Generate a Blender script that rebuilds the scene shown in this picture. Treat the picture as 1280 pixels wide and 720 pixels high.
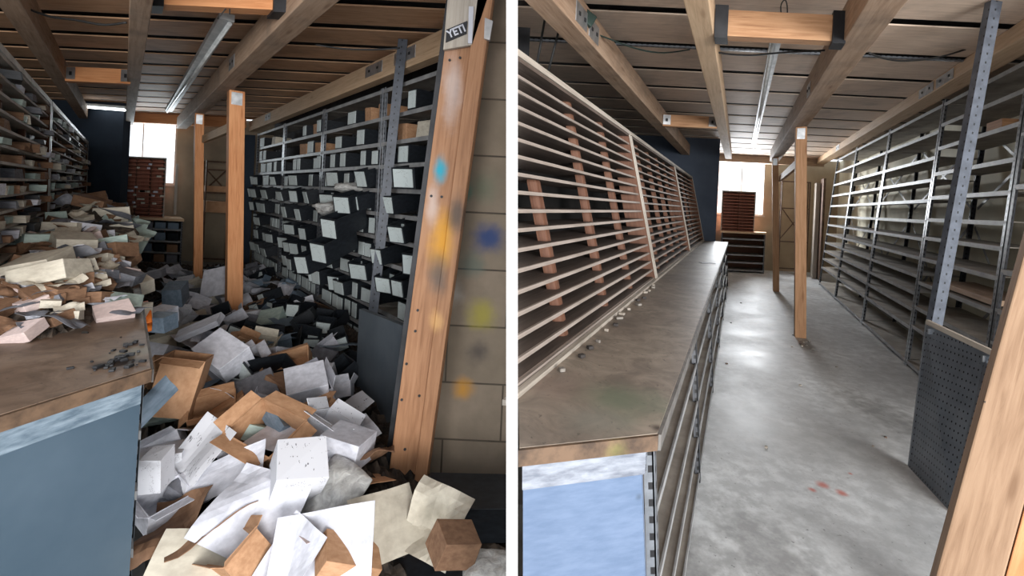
import bpy, bmesh, math, random
from mathutils import Vector, Matrix, Euler, noise
random.seed(7)
for o in list(bpy.data.objects): bpy.data.objects.remove(o)
SC = bpy.context.scene; COL = SC.collection
R = math.radians

# ------------------------------------------------------------------ camera
F = 560.0; H = 1.6; ROLL = math.atan2(37, 769); HY = 250.3
cR, sR = math.cos(ROLL), math.sin(ROLL)
cam = bpy.data.cameras.new('camera'); co = bpy.data.objects.new('camera', cam); COL.objects.link(co)
cam.sensor_width = 36; cam.lens = F/1280*36; cam.clip_start = .02
cam.shift_y = (HY-360)/1280
co.matrix_world = Matrix(((cR, -sR, 0, 0), (0, 0, -1, 0), (sR, cR, 0, H), (0, 0, 0, 1)))
SC.camera = co
# ------------------------------------------------------------------ exposure, world, daylight
SC.view_settings.view_transform = 'Standard'; SC.view_settings.look = 'None'
SC.view_settings.exposure = 0.1; SC.view_settings.gamma = 1; SC.view_settings.use_curve_mapping = False
W = bpy.data.worlds.new('sky'); SC.world = W; W.use_nodes = True
bg = W.node_tree.nodes['Background']; bg.inputs[0].default_value = (.86, .93, 1, 1); bg.inputs[1].default_value = 1.7

def area(name, loc, target, sx, sy, power, col):
    l = bpy.data.lights.new(name, 'AREA'); l.shape = 'RECTANGLE'; l.size = sx; l.size_y = sy; l.energy = power; l.color = col
    o = bpy.data.objects.new(name, l); COL.objects.link(o); o.location = loc
    o.rotation_euler = (Vector(target)-Vector(loc)).to_track_quat('-Z', 'Y').to_euler(); return o

# ------------------------------------------------------------------ two bays, each running its own way from the open front
class Room:
    def __init__(s, vx, vy):
        a, b = (vx-640)/F, (HY-vy)/F
        s.k = a*cR - b*sR
    def P(s, q, y, z): return Vector((q + s.k*y, y, z))
    def at_y(s, px, py, y):
        a, b = (px-640)/F, (HY-py)/F
        return Vector(((a*cR-b*sR)*y, y, H+(a*sR+b*cR)*y))
    def at_z(s, px, py, z):
        a, b = (px-640)/F, (HY-py)/F
        y = (z-H)/(a*sR+b*cR)
        return s.at_y(px, py, y)
    def S(s, v): return v.x - s.k*v.y
L = Room(155, 227); RR = Room(924, 264)
BACK_L, BACK_R = 9.4, 12.4
DECK_L, DECK_R = H+1.40, H+1.5

# daylight: the far windows; plus unseen fill lamps added behind the camera
area('window_daylight', RR.P(.05, 12.9, 2.3), RR.P(.2, 5, .2), 1.3, 1.4, 420, (.92, .96, 1))
area('window_daylight', L.P(.45, 9.9, 2.35), L.P(.8, 4, .4), 1.2, 1.3, 90, (.85, .95, 1))
area('camera_side_fill', (3.6, -6.5, 1.7), RR.P(.6, 5, 1.6), 4.5, 3.2, 1350, (1, .98, .96))
area('camera_side_fill', (-4.0, -6.0, 1.6), L.P(1.0, 4.5, 1.3), 3.5, 3.0, 250, (1, .97, .94))

# ------------------------------------------------------------------ materials
MATS = {}
def newmat(name, rough=.7, metal=0, spec=.4):
    m = bpy.data.materials.new(name); m.use_nodes = True; nt = m.node_tree
    b = nt.nodes['Principled BSDF']; b.inputs['Roughness'].default_value = rough
    b.inputs['Metallic'].default_value = metal; b.inputs['Specular IOR Level'].default_value = spec
    MATS[name] = m; return m, nt, b
def N(nt, t, **kw):
    n = nt.nodes.new(t)
    for k, v in kw.items(): setattr(n, k, v)
    return n
def coords(nt, kind, scale):
    mp = N(nt, 'ShaderNodeMapping'); mp.inputs['Scale'].default_value = scale
    if kind == 'World':
        g = N(nt, 'ShaderNodeNewGeometry'); nt.links.new(g.outputs['Position'], mp.inputs['Vector'])
    else:
        t = N(nt, 'ShaderNodeTexCoord'); nt.links.new(t.outputs[kind], mp.inputs['Vector'])
    return mp.outputs['Vector']
def nz(nt, vec, scale, detail=4, rough=.6, dist=0):
    n = N(nt, 'ShaderNodeTexNoise'); n.inputs['Scale'].default_value = scale; n.inputs['Detail'].default_value = detail
    n.inputs['Roughness'].default_value = rough; n.inputs['Distortion'].default_value = dist
    nt.links.new(vec, n.inputs['Vector']); return n.outputs['Fac']
def ramp(nt, fac, stops):
    r = N(nt, 'ShaderNodeValToRGB'); e = r.color_ramp.elements
    e[0].position, e[0].color = stops[0][0], (*stops[0][1], 1)
    e[1].position, e[1].color = stops[-1][0], (*stops[-1][1], 1)
    for p, c in stops[1:-1]:
        x = e.new(p); x.color = (*c, 1)
    nt.links.new(fac, r.inputs['Fac']); return r.outputs['Color']
def mix(nt, fac, a, b, mode='MIX'):
    m = N(nt, 'ShaderNodeMix', data_type='RGBA', blend_type=mode)
    for s, v in ((m.inputs[0], fac), (m.inputs[6], a), (m.inputs[7], b)):
        if hasattr(v, 'is_output'): nt.links.new(v, s)
        elif isinstance(v, tuple): s.default_value = (*v, 1)
        else: s.default_value = v
    return m.outputs[2]
def mth(nt, op, a, b=None, c=None):
    m = N(nt, 'ShaderNodeMath', operation=op)
    for i, v in enumerate((a, b, c)):
        if v is None: continue
        if hasattr(v, 'is_output'): nt.links.new(v, m.inputs[i])
        else: m.inputs[i].default_value = v
    return m.outputs[0]
def bump(nt, b, h, st=.3, d=.01):
    n = N(nt, 'ShaderNodeBump'); n.inputs['Strength'].default_value = st; n.inputs['Distance'].default_value = d
    nt.links.new(h, n.inputs['Height']); nt.links.new(n.outputs[0], b.inputs['Normal'])
def spot(nt, col, centre, radius, colour, amt=1.0, scale=(1, 1, 1)):
    g = N(nt, 'ShaderNodeNewGeometry'); v = N(nt, 'ShaderNodeVectorMath', operation='SUBTRACT')
    nt.links.new(g.outputs['Position'], v.inputs[0]); v.inputs[1].default_value = centre
    w = N(nt, 'ShaderNodeVectorMath', operation='MULTIPLY'); nt.links.new(v.outputs[0], w.inputs[0]); w.inputs[1].default_value = scale
    l = N(nt, 'ShaderNodeVectorMath', operation='LENGTH'); nt.links.new(w.outputs[0], l.inputs[0])
    n = nz(nt, g.outputs['Position'], 9, 3)
    d = mth(nt, 'ADD', l.outputs['Value'], mth(nt, 'MULTIPLY', mth(nt, 'SUBTRACT', n, .5), radius*.9))
    mr = N(nt, 'ShaderNodeMapRange', interpolation_type='SMOOTHSTEP'); nt.links.new(d, mr.inputs[0])
    mr.inputs[1].default_value = radius; mr.inputs[2].default_value = radius*.1; mr.inputs[3].default_value = 0; mr.inputs[4].default_value = amt
    return mix(nt, mr.outputs[0], col, colour)
def simple(name, c1, c2, scale=4, rough=.7, metal=0, kind='Object', stretch=(1, 1, 1), bst=.0, spec=.4, lo=.35, hi=.65):
    m, nt, b = newmat(name, rough, metal, spec)
    f = nz(nt, coords(nt, kind, stretch), scale, 5)
    nt.links.new(ramp(nt, f, [(lo, c1), (hi, c2)]), b.inputs['Base Color'])
    if bst: bump(nt, b, f, bst)
    return m
def wood(name, dark, mid, light, rough=.7, stains=0, spots=()):
    m, nt, b = newmat(name, rough, 0, .3)
    v = coords(nt, 'UV', (1.3, 22, 1)); v2 = coords(nt, 'UV', (.8, 3, 1))
    g = nz(nt, v, 2.2, 6, .65, .6); g2 = nz(nt, v2, 1.6, 3, .5, 1.2)
    c = ramp(nt, g, [(.28, dark), (.5, mid), (.72, light)])
    c = mix(nt, ramp(nt, g2, [(.35, (.0, .0, .0)), (.7, (.55, .55, .55))]), c, light)
    k = N(nt, 'ShaderNodeTexVoronoi'); k.inputs['Scale'].default_value = 1.0
    nt.links.new(coords(nt, 'UV', (1.5, 9, 1)), k.inputs['Vector'])
    kn = ramp(nt, k.outputs['Distance'], [(.05, (.8, .8, .8)), (.14, (0, 0, 0))])
    c = mix(nt, kn, c, dark)
    if stains:
        c = mix(nt, ramp(nt, nz(nt, coords(nt, 'World', (1, 1, 1)), 3, 4), [(.5, (0, 0, 0)), (.75, (stains,)*3)]), c, (.1, .09, .08))
    for s in spots: c = spot(nt, c, *s)
    nt.links.new(c, b.inputs['Base Color']); bump(nt, b, g, .25, .004); return m
def mark_mat(name, base, mark, metal=.0, rough=.5, hole=(.05, .3, .02, .25)):
    """painted steel strip with a row of punched slots: pitch, open share, strip width, slot width share"""
    m, nt, b = newmat(name, rough, metal, .5)
    t = N(nt, 'ShaderNodeTexCoord'); sp = N(nt, 'ShaderNodeSeparateXYZ'); nt.links.new(t.outputs['UV'], sp.inputs[0])
    u = mth(nt, 'FRACT', mth(nt, 'DIVIDE', sp.outputs[0], hole[0])); mu = mth(nt, 'LESS_THAN', u, hole[1])
    vv = mth(nt, 'FRACT', mth(nt, 'DIVIDE', sp.outputs[1], hole[2])); mv = mth(nt, 'LESS_THAN', mth(nt, 'ABSOLUTE', mth(nt, 'SUBTRACT', vv, .5)), hole[3])
    f = nz(nt, coords(nt, 'World', (1, 1, 1)), 14, 5)
    c = ramp(nt, f, [(.35, base), (.7, tuple(x*1.7 for x in base))])
    c = mix(nt, mth(nt, 'MULTIPLY', mu, mv), c, mark)
    nt.links.new(c, b.inputs['Base Color']); return m

wood('fir', (.26, .125, .06), (.42, .225, .115), (.54, .32, .18))
wood('fir_dull', (.18, .1, .055), (.29, .18, .11), (.38, .25, .16))
wood('fir_orange', (.4, .15, .055), (.56, .24, .1), (.68, .34, .16))
wood('beam_wood', (.22, .135, .085), (.36, .24, .16), (.46, .33, .235), stains=.5)
wood('beam_wood_pale', (.42, .27, .16), (.58, .4, .25), (.68, .5, .33))
wood('ply_ceiling', (.48, .36, .28), (.64, .5, .39), (.76, .61, .49), stains=.3)
wood('ply_ceiling_warm', (.42, .23, .13), (.56, .33, .19), (.68, .43, .27), stains=.35)
wood('slot_divider', (.07, .03, .017), (.12, .052, .03), (.165, .078, .046))
wood('slot_shelf_shaded', (.05, .036, .028), (.09, .066, .053), (.14, .11, .092))  # shelf wood darkened: shade deep inside the slots is in the colour
wood('shelf_edge', (.16, .13, .11), (.25, .21, .18), (.36, .31, .275))
wood('red_cabinet', (.26, .09, .06), (.37, .14, .09), (.46, .2, .14))
wood('trim_pale', (.22, .19, .16), (.36, .32, .27), (.5, .45, .39))
simple('gap_shade_scrap', (.02, .018, .018), (.06, .052, .048), 6)  # dark tone for the ceiling gaps' painted shade and for dark scraps
mark_mat('rack_steel', (.12, .13, .145), (.012, .012, .014), .35, .38, (.05, .42, .04, .2))
mark_mat('rack_black', (.035, .037, .042), (.004, .004, .004), .3, .45, (.05, .42, .04, .2))
mark_mat('post_steel', (.06, .068, .085), (.008, .009, .01), .05, .45, (.06, .25, .075, .07))
simple('shelf_steel', (.2, .205, .21), (.33, .33, .33), 7, .5, .1)
simple('shelf_dusty', (.26, .235, .205), (.42, .385, .34), 5, .75, .1)
simple('bench_rim', (.08, .075, .07), (.17, .16, .15), 9, .6, .1)
simple('zinc', (.4, .42, .44), (.62, .64, .66), 12, .35, .8)
simple('tube_fixture', (.4, .42, .42), (.6, .62, .62), 9, .45, .1)
simple('black_steel', (.012, .013, .015), (.035, .036, .04), 6, .5, .3)
simple('blue_panel', (.16, .22, .32), (.2, .265, .38), 3, .33, .25, spec=.6)
simple('blue_panel_dark', (.05, .085, .12), (.075, .115, .155), 2, .4, .2, spec=.6)
simple('slate_sheet', (.06, .075, .09), (.09, .105, .12), 3, .5, .2)
simple('blue_wall', (.045, .06, .09), (.065, .085, .12), 2, .75)
simple('blue_wall_dark', (.014, .022, .036), (.022, .034, .052), 2, .75)
simple('white_paint', (.82, .82, .82), (.88, .88, .88), 3, .8)
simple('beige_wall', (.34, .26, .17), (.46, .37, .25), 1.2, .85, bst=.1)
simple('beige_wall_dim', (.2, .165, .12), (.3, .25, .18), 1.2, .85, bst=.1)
simple('olive_board', (.66, .61, .47), (.8, .75, .59), 2, .8)
simple('cavity_shade_board', (.005, .005, .005), (.014, .012, .011), 4, .9)  # near-black back board: the darkness of the rack cavity is painted in
simple('dark_board', (.02, .02, .022), (.045, .045, .05), 4, .8)
simple('cable_green', (.015, .03, .025), (.03, .055, .045), 8, .6)
simple('cable_black', (.01, .01, .01), (.02, .02, .02), 8, .6)
simple('kraft', (.33, .175, .09), (.45, .26, .145), 5, .8)
simple('kraft_dark', (.15, .08, .045), (.23, .13, .075), 5, .85)
simple('white_card', (.43, .44, .49), (.6, .61, .67), 5, .65)
simple('cream_card', (.42, .38, .31), (.56, .52, .43), 5, .7)
simple('grey_card', (.1, .105, .12), (.17, .175, .2), 5, .65)
simple('blue_card', (.1, .145, .19), (.16, .21, .27), 5, .6)
simple('teal_card', (.28, .36, .33), (.4, .49, .45), 5, .6)
simple('pink_card', (.5, .4, .38), (.62, .5, .47), 5, .7)
simple('black_bin', (.006, .008, .011), (.016, .02, .026), 8, .5)
simple('orange_cloth', (.85, .16, .02), (.95, .25, .03), 8, .6)
simple('debris', (.012, .011, .011), (.075, .055, .04), 16, .9, bst=.6)
simple('debris_brown', (.016, .013, .011), (.12, .092, .07), 14, .9, bst=.6)
simple('rust', (.08, .05, .035), (.16, .1, .07), 9, .6, .3)
simple('yellow_plastic', (.5, .36, .03), (.6, .45, .05), 8, .4)
simple('soft_dust', (.12, .1, .085), (.3, .28, .25), 20, .9)
def poly():
    m, nt, b = newmat('poly_bag', .25, 0, .6)
    f = nz(nt, coords(nt, 'Object', (1, 1, 1)), 7, 4, .6, 1)
    nt.links.new(ramp(nt, f, [(.35, (.38, .38, .37)), (.65, (.62, .62, .6))]), b.inputs['Base Color']); bump(nt, b, f, .35, .02)
    b.inputs['Transmission Weight'].default_value = .15
poly()
def printed(name, base, ink):
    m, nt, b = newmat(name, .6)
    v = coords(nt, 'Object', (14, 3, 40))
    f = nz(nt, v, 2.4, 2); g = nz(nt, coords(nt, 'Object', (1, 1, 1)), 5, 2)
    fac = mth(nt, 'MULTIPLY', mth(nt, 'GREATER_THAN', f, .6), mth(nt, 'GREATER_THAN', g, .58))
    nt.links.new(mix(nt, fac, base, ink), b.inputs['Base Color'])
printed('printed_card', (.56, .57, .61), (.12, .12, .14))
printed('label_card', (.55, .62, .62), (.2, .23, .24))
def perf():
    m, nt, b = newmat('peg_steel', .38, .45, .5)
    t = N(nt, 'ShaderNodeTexCoord'); sp = N(nt, 'ShaderNodeSeparateXYZ'); nt.links.new(t.outputs['UV'], sp.inputs[0])
    def d(i, p): return mth(nt, 'SUBTRACT', mth(nt, 'FRACT', mth(nt, 'DIVIDE', sp.outputs[i], p)), .5)
    r = mth(nt, 'ADD', mth(nt, 'POWER', d(0, .042), 2), mth(nt, 'POWER', d(1, .026), 2))
    f = nz(nt, coords(nt, 'World', (1, 1, 1)), 5, 5)
    c = ramp(nt, f, [(.35, (.15, .17, .2)), (.7, (.24, .265, .3))])
    nt.links.new(mix(nt, mth(nt, 'LESS_THAN', r, .022), c, (.008, .008, .01)), b.inputs['Base Color'])
perf()
def glass():
    m, nt, b = newmat('window_glass', .05); out = nt.nodes['Material Output']
    t = N(nt, 'ShaderNodeBsdfTransparent'); gl = N(nt, 'ShaderNodeBsdfGlossy'); gl.inputs['Roughness'].default_value = .05
    mx = N(nt, 'ShaderNodeMixShader'); mx.inputs[0].default_value = .06
    nt.links.new(t.outputs[0], mx.inputs[1]); nt.links.new(gl.outputs[0], mx.inputs[2]); nt.links.new(mx.outputs[0], out.inputs['Surface'])
glass()
def emit(name, c, s):
    m, nt, b = newmat(name); b.inputs['Emission Color'].default_value = (*c, 1); b.inputs['Emission Strength'].default_value = s
emit('lit_tube', (.9, .97, 1), 6)
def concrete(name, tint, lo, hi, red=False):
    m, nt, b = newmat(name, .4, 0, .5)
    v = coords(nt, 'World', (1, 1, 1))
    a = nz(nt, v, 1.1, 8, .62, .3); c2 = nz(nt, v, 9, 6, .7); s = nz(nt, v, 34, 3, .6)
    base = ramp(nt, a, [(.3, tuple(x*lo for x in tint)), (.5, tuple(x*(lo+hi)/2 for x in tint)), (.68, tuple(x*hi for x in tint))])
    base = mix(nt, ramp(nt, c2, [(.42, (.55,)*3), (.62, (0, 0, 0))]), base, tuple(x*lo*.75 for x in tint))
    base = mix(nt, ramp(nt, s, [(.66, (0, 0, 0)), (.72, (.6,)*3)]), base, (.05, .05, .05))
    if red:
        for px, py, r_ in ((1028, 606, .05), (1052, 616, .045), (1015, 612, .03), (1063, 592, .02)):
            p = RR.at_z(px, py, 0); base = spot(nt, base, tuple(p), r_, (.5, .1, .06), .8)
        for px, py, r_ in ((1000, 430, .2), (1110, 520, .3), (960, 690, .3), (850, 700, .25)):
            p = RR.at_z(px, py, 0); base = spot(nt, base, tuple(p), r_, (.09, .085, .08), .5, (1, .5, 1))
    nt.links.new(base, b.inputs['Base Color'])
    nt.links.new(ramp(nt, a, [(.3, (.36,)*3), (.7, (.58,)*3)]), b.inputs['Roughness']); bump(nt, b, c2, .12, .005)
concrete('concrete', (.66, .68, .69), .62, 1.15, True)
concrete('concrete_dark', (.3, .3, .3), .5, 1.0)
def benchtop(name, spots, c1, c2, c3):
    m, nt, b = newmat(name, .5, 0, .4)
    v = coords(nt, 'World', (1, 1, 1)); a = nz(nt, v, 2.2, 8, .6, .5); g = nz(nt, coords(nt, 'UV', (1.2, 18, 1)), 2, 5)
    c = ramp(nt, a, [(.3, c1), (.5, c2), (.7, c3)])
    c = mix(nt, ramp(nt, nz(nt, v, 7, 6, .7, 1), [(.38, (.55,)*3), (.6, (0, 0, 0))]), c, tuple(x*.5 for x in c1))
    s = nz(nt, v, 40, 3); c = mix(nt, ramp(nt, s, [(.64, (0, 0, 0)), (.7, (.7,)*3)]), c, (.04, .035, .03))
    for q in spots: c = spot(nt, c, *q)
    nt.links.new(c, b.inputs['Base Color']); bump(nt, b, a, .1, .004)
pz = lambda rm, x, y, z: tuple(rm.at_z(x, y, z))
benchtop('bench_top', [(pz(RR, 780, 500, .95), .22, (.12, .15, .1), .75), (pz(RR, 745, 525, .95), .15, (.2, .2, .17), .6), (pz(RR, 822, 535, .95), .035, (.03, .015, .01), .9),
                       (pz(RR, 690, 480, .95), .2, (.23, .17, .14), .5)], (.17, .14, .115), (.25, .205, .165), (.33, .28, .225))
benchtop('bench_top_cluttered', [(pz(L, 156, 453, .95), .08, (.012, .012, .014), .95), (pz(L, 125, 457, .95), .05, (.012, .012, .014), .95), (pz(L, 165, 430, .95), .05, (.02, .02, .022), .8),
                       (pz(L, 170, 440, .95), .12, (.3, .3, .24), .5)], (.13, .085, .06), (.2, .14, .1), (.27, .2, .15))
def edge(name, spots):
    m, nt, b = newmat(name, .6)
    v = coords(nt, 'World', (1, 1, 1)); a = nz(nt, v, 14, 5)
    c = ramp(nt, a, [(.35, (.05, .03, .018)), (.6, (.14, .085, .05))])
    for q in spots: c = spot(nt, c, *q)
    nt.links.new(c, b.inputs['Base Color'])
edge('bench_edge', [(tuple(RR.at_y(760, 556, 1.29)), .07, (.24, .25, .06), .9), (tuple(RR.at_y(700, 562, 1.29)), .03, (.03, .02, .02), .9), (tuple(RR.at_y(652, 570, 1.29)), .035, (.06, .09, .14), .8)])
edge('bench_edge_cluttered', [(tuple(L.at_y(146, 468, 1.575)), .06, (.55, .5, .12), .9), (tuple(L.at_y(172, 466, 1.575)), .03, (.8, .3, .16), .9), (tuple(L.at_y(65, 482, 1.575)), .035, (.05, .06, .08), .8)])
def splat(name, c1, c2, spots, metal=.6, rough=.25):
    m, nt, b = newmat(name, rough, metal)
    a = nz(nt, coords(nt, 'World', (1, 1, 4)), 12, 6)
    c = ramp(nt, a, [(.35, c1), (.65, c2)])
    for q in spots: c = spot(nt, c, *q)
    nt.links.new(c, b.inputs['Base Color'])
splat('bench_rail', (.22, .24, .29), (.45, .48, .54), [(tuple(RR.at_y(751, 578, 1.3)), .012, (.03, .07, .2), .9), (tuple(RR.at_y(672, 594, 1.3)), .01, (.3, .02, .03), .9)])
splat('bench_rail_cluttered', (.12, .17, .22), (.3, .38, .45), [(tuple(L.at_y(20, 525, 1.58)), .13, (.5, .48, .45), .9), (tuple(L.at_y(85, 505, 1.58)), .09, (.45, .44, .43), .8), (tuple(L.at_y(5, 522, 1.58)), .03, (.02, .03, .08), .9)], .3)
splat('blue_panel_speckled', (.115, .165, .26), (.15, .205, .31),
      [(tuple(RR.at_y(x, y, 1.3)), r_, c_, .9) for x, y, r_, c_ in ((797, 618, .018, (.03, .04, .05)), (790, 600, .01, (.03, .04, .05)), (810, 626, .011, (.02, .03, .06)), (808, 641, .008, (.02, .03, .06)),
       (815, 657, .01, (.02, .06, .2)), (819, 677, .008, (.3, .03, .05)), (808, 680, .006, (.02, .04, .1)), (821, 710, .01, (.03, .06, .15)), (804, 663, .007, (.4, .42, .4)))], .25, .33)
def blockwall():
    m, nt, b = newmat('block_wall', .85)
    g = N(nt, 'ShaderNodeNewGeometry'); sp = N(nt, 'ShaderNodeSeparateXYZ'); nt.links.new(g.outputs['Position'], sp.inputs[0])
    cb = N(nt, 'ShaderNodeCombineXYZ'); nt.links.new(sp.outputs[0], cb.inputs[0]); nt.links.new(sp.outputs[2], cb.inputs[1])
    br = N(nt, 'ShaderNodeTexBrick'); nt.links.new(cb.outputs[0], br.inputs['Vector'])
    br.inputs['Scale'].default_value = 1; br.inputs['Brick Width'].default_value = .62; br.inputs['Row Height'].default_value = .305
    br.inputs['Mortar Size'].default_value = .006; br.inputs['Mortar Smooth'].default_value = .4
    br.inputs['Color1'].default_value = (.25, .2, .15, 1); br.inputs['Color2'].default_value = (.21, .17, .125, 1); br.inputs['Mortar'].default_value = (.05, .04, .03, 1)
    f = nz(nt, g.outputs['Position'], 5, 6)
    c = mix(nt, ramp(nt, f, [(.4, (.4,)*3), (.65, (0, 0, 0))]), br.outputs['Color'], (.13, .105, .075))
    for x, y, r_, c_, a_ in ((612, 298, .13, (.02, .05, .16), .9), (604, 235, .13, (.1, .15, .1), .5), (580, 240, .08, (.03, .16, .12), .7), (603, 395, .12, (.32, .28, .04), .75),
                         (578, 486, .085, (.5, .24, .03), .9), (598, 440, .1, (.07, .06, .055), .8), (590, 330, .1, (.1, .14, .12), .6), (560, 365, .1, (.42, .4, .37), .6)):
        c = spot(nt, c, tuple(L.at_y(x, y, 2.4)), r_, c_, a_)
    nt.links.new(c, b.inputs['Base Color']); bump(nt, b, f, .3, .01)
blockwall()
wood('timber_painted', (.19, .085, .04), (.3, .15, .075), (.39, .21, .115), .6, 0,
     [(tuple(L.at_y(x, y, 2.28)), r_, c_, a_, s_) for x, y, r_, c_, a_, s_ in
      ((550, 212, .085, (.0, .3, .42), .95, (1.6, .0, .8)), (553, 300, .14, (.62, .3, .02), .85, (1.6, 0, .6)), (572, 268, .1, (.06, .055, .05), .8, (1.5, 0, .7)), (549, 345, .12, (.1, .085, .075), .8, (1.5, 0, .7)),
       (541, 255, .12, (.55, .46, .42), .6, (2.4, 0, .7)), (566, 110, .16, (.55, .47, .44), .6, (2.2, 0, .6)), (546, 400, .08, (.7, .42, .16), .5, (1.5, 0, 1)))])

# ------------------------------------------------------------------ mesh helpers
class MB:
    def __init__(s): s.bm = bmesh.new(); s.uv = s.bm.loops.layers.uv.new('UVMap')
    def hexa(s, p):
        """p: 8 points, bottom 0-3 round, top 4-7 above them"""
        v = [s.bm.verts.new(q) for q in p]
        ax = [(p[1]-p[0]), (p[3]-p[0]), (p[4]-p[0])]
        long = max(range(3), key=lambda i: ax[i].length)
        for idx in ((3, 2, 1, 0), (4, 5, 6, 7), (0, 1, 5, 4), (1, 2, 6, 5), (2, 3, 7, 6), (3, 0, 4, 7)):
            f = s.bm.faces.new([v[i] for i in idx])
            d = ax[long].normalized(); o = v[idx[0]].co
            e = [v[idx[1]].co-v[idx[0]].co, v[idx[3]].co-v[idx[0]].co]
            if abs(e[0].normalized().dot(d)) < abs(e[1].normalized().dot(d)): e = [e[1], e[0]]
            if e[0].dot(d) < 0: e[0] = -e[0]
            u_ = e[0].normalized(); w_ = (e[1]-u_*e[1].dot(u_)); w_ = w_.normalized() if w_.length > 1e-9 else Vector((0, 0, 1))
            off = min((v[i].co-o).dot(w_) for i in idx)
            ub = p[0].dot(d)*.0
            for lp in f.loops:
                r = lp.vert.co-p[0]; lp[s.uv].uv = (r.dot(u_)+p[0].x*.37+ub, (lp.vert.co-o).dot(w_)-off)
        return s
    def room(s, rm, q0, q1, y0, y1, z0, z1, lean=0, zr=0):
        f = lambda q, y, z: rm.P(q+lean*(z-zr), y, z)
        return s.hexa([f(q0, y0, z0), f(q1, y0, z0), f(q1, y1, z0), f(q0, y1, z0), f(q0, y0, z1), f(q1, y0, z1), f(q1, y1, z1), f(q0, y1, z1)])
    def box(s, c, d, M=None):
        M = M or Matrix(); x, y, z = d[0]/2, d[1]/2, d[2]/2; c = Vector(c)
        return s.hexa([M @ (c+Vector(q)) for q in ((-x, -y, -z), (x, -y, -z), (x, y, -z), (-x, y, -z), (-x, -y, z), (x, -y, z), (x, y, z), (-x, y, z))])
    def bar(s, a, b, w, t, up=Vector((0, 0, 1)), side=None):
        a, b = Vector(a), Vector(b); d = (b-a).normalized()
        x = side.normalized() if side is not None else d.cross(up).normalized()
        x = (x-d*x.dot(d)).normalized(); y = d.cross(x)
        X, Y = x*w/2, y*t/2
        return s.hexa([a-X-Y, a+X-Y, a+X+Y, a-X+Y, b-X-Y, b+X-Y, b+X+Y, b-X+Y])
    def tube(s, pts, r, n=8):
        pts = [Vector(p) for p in pts]; rings = []
        for i, p in enumerate(pts):
            d = (pts[min(i+1, len(pts)-1)]-pts[max(i-1, 0)]).normalized()
            x = d.cross(Vector((.13, .2, 1))).normalized(); y = d.cross(x)
            rings.append([s.bm.verts.new(p+r*(x*math.cos(2*math.pi*j/n)+y*math.sin(2*math.pi*j/n))) for j in range(n)])
        for a, b in zip(rings, rings[1:]):
            for j in range(n):
                f = s.bm.faces.new((a[j], a[(j+1) % n], b[(j+1) % n], b[j])); f.smooth = True
        s.bm.faces.new(rings[0][::-1]); s.bm.faces.new(rings[-1]); return s
    def build(s, name, mat, parent=None, origin=None, bevel=0, smooth=False):
        bmesh.ops.recalc_face_normals(s.bm, faces=s.bm.faces)
        if bevel:
            bmesh.ops.bevel(s.bm, geom=[e for e in s.bm.edges if e.calc_face_angle(0) > .6], offset=bevel, segments=2, affect='EDGES', profile=.6)
        vs = [v.co for v in s.bm.verts]
        if origin is None:
            if parent is not None: origin = WORLD[parent.name]
            else: origin = Vector(((min(v.x for v in vs)+max(v.x for v in vs))/2, (min(v.y for v in vs)+max(v.y for v in vs))/2, min(v.z for v in vs)))
        origin = Vector(origin)
        bmesh.ops.translate(s.bm, vec=-origin, verts=s.bm.verts)
        me = bpy.data.meshes.new(name); s.bm.to_mesh(me); s.bm.free()
        if smooth:
            for p in me.polygons: p.use_smooth = True
        me.materials.append(MATS[mat]); o = bpy.data.objects.new(name, me); COL.objects.link(o)
        if parent is not None:
            o.parent = parent; o.location = origin-WORLD[parent.name]
        else: o.location = origin
        WORLD[o.name] = origin
        return o
WORLD = {}
def tag(o, label, cat, group=None, kind=None):
    o['label'] = label; o['category'] = cat
    if group: o['group'] = group
    if kind: o['kind'] = kind
    return o
def struct(o):
    o['kind'] = 'structure'; return o
def empty(name, loc, label=None, cat=None, group=None):
    o = bpy.data.objects.new(name, None); COL.objects.link(o); o.location = loc; o.empty_display_size = .1
    WORLD[o.name] = Vector(loc)
    if label: tag(o, label, cat, group)
    return o
ORD = ['top', 'second', 'third', 'fourth', 'fifth', 'sixth', 'seventh', 'eighth', 'ninth', 'tenth', 'eleventh', 'twelfth', 'thirteenth', 'fourteenth', 'fifteenth', 'sixteenth', 'seventeenth']
CLIP = .02     # nearest the bays come to the partition between them

# ================================================================== SETTING
Z0 = (0, 0, 0)
# partition between the two bays, its white edge towards us
TR = math.tan(ROLL)
def edge_x(z, side=1): return side*CLIP-TR*(z-H)
m = MB(); hx = .0125
m.hexa([Vector((x-TR*(z-H), y, z)) for z in (0, 3.15) for x, y in ((-hx, 1), (hx, 1), (hx, 5.8), (-hx, 5.8))]); struct(m.build('wall_middle', 'white_paint', origin=Z0))
# floors
def poly_slab(pts, z0, z1, name, mat):
    m = MB(); a = [m.bm.verts.new((x, y, z0)) for x, y in pts]; b = [m.bm.verts.new((x, y, z1)) for x, y in pts]
    m.bm.faces.new(a[::-1]); m.bm.faces.new(b); n = len(pts)
    for i in range(n): m.bm.faces.new((a[i], a[(i+1) % n], b[(i+1) % n], b[i]))
    return struct(m.build(name, mat, origin=Z0))
g = lambda rm, q, y: (rm.P(q, y, 0).x, y)
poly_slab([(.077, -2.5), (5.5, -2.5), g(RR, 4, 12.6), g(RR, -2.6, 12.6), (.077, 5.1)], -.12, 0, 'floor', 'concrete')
poly_slab([(.076, -2.5), (.076, 5.0), g(L, 3.3, 9.6), g(L, -2.2, 9.6), g(L, -2.2, 1), (-5, -2.5)], -.12, 0, 'floor', 'concrete_dark')
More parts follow.
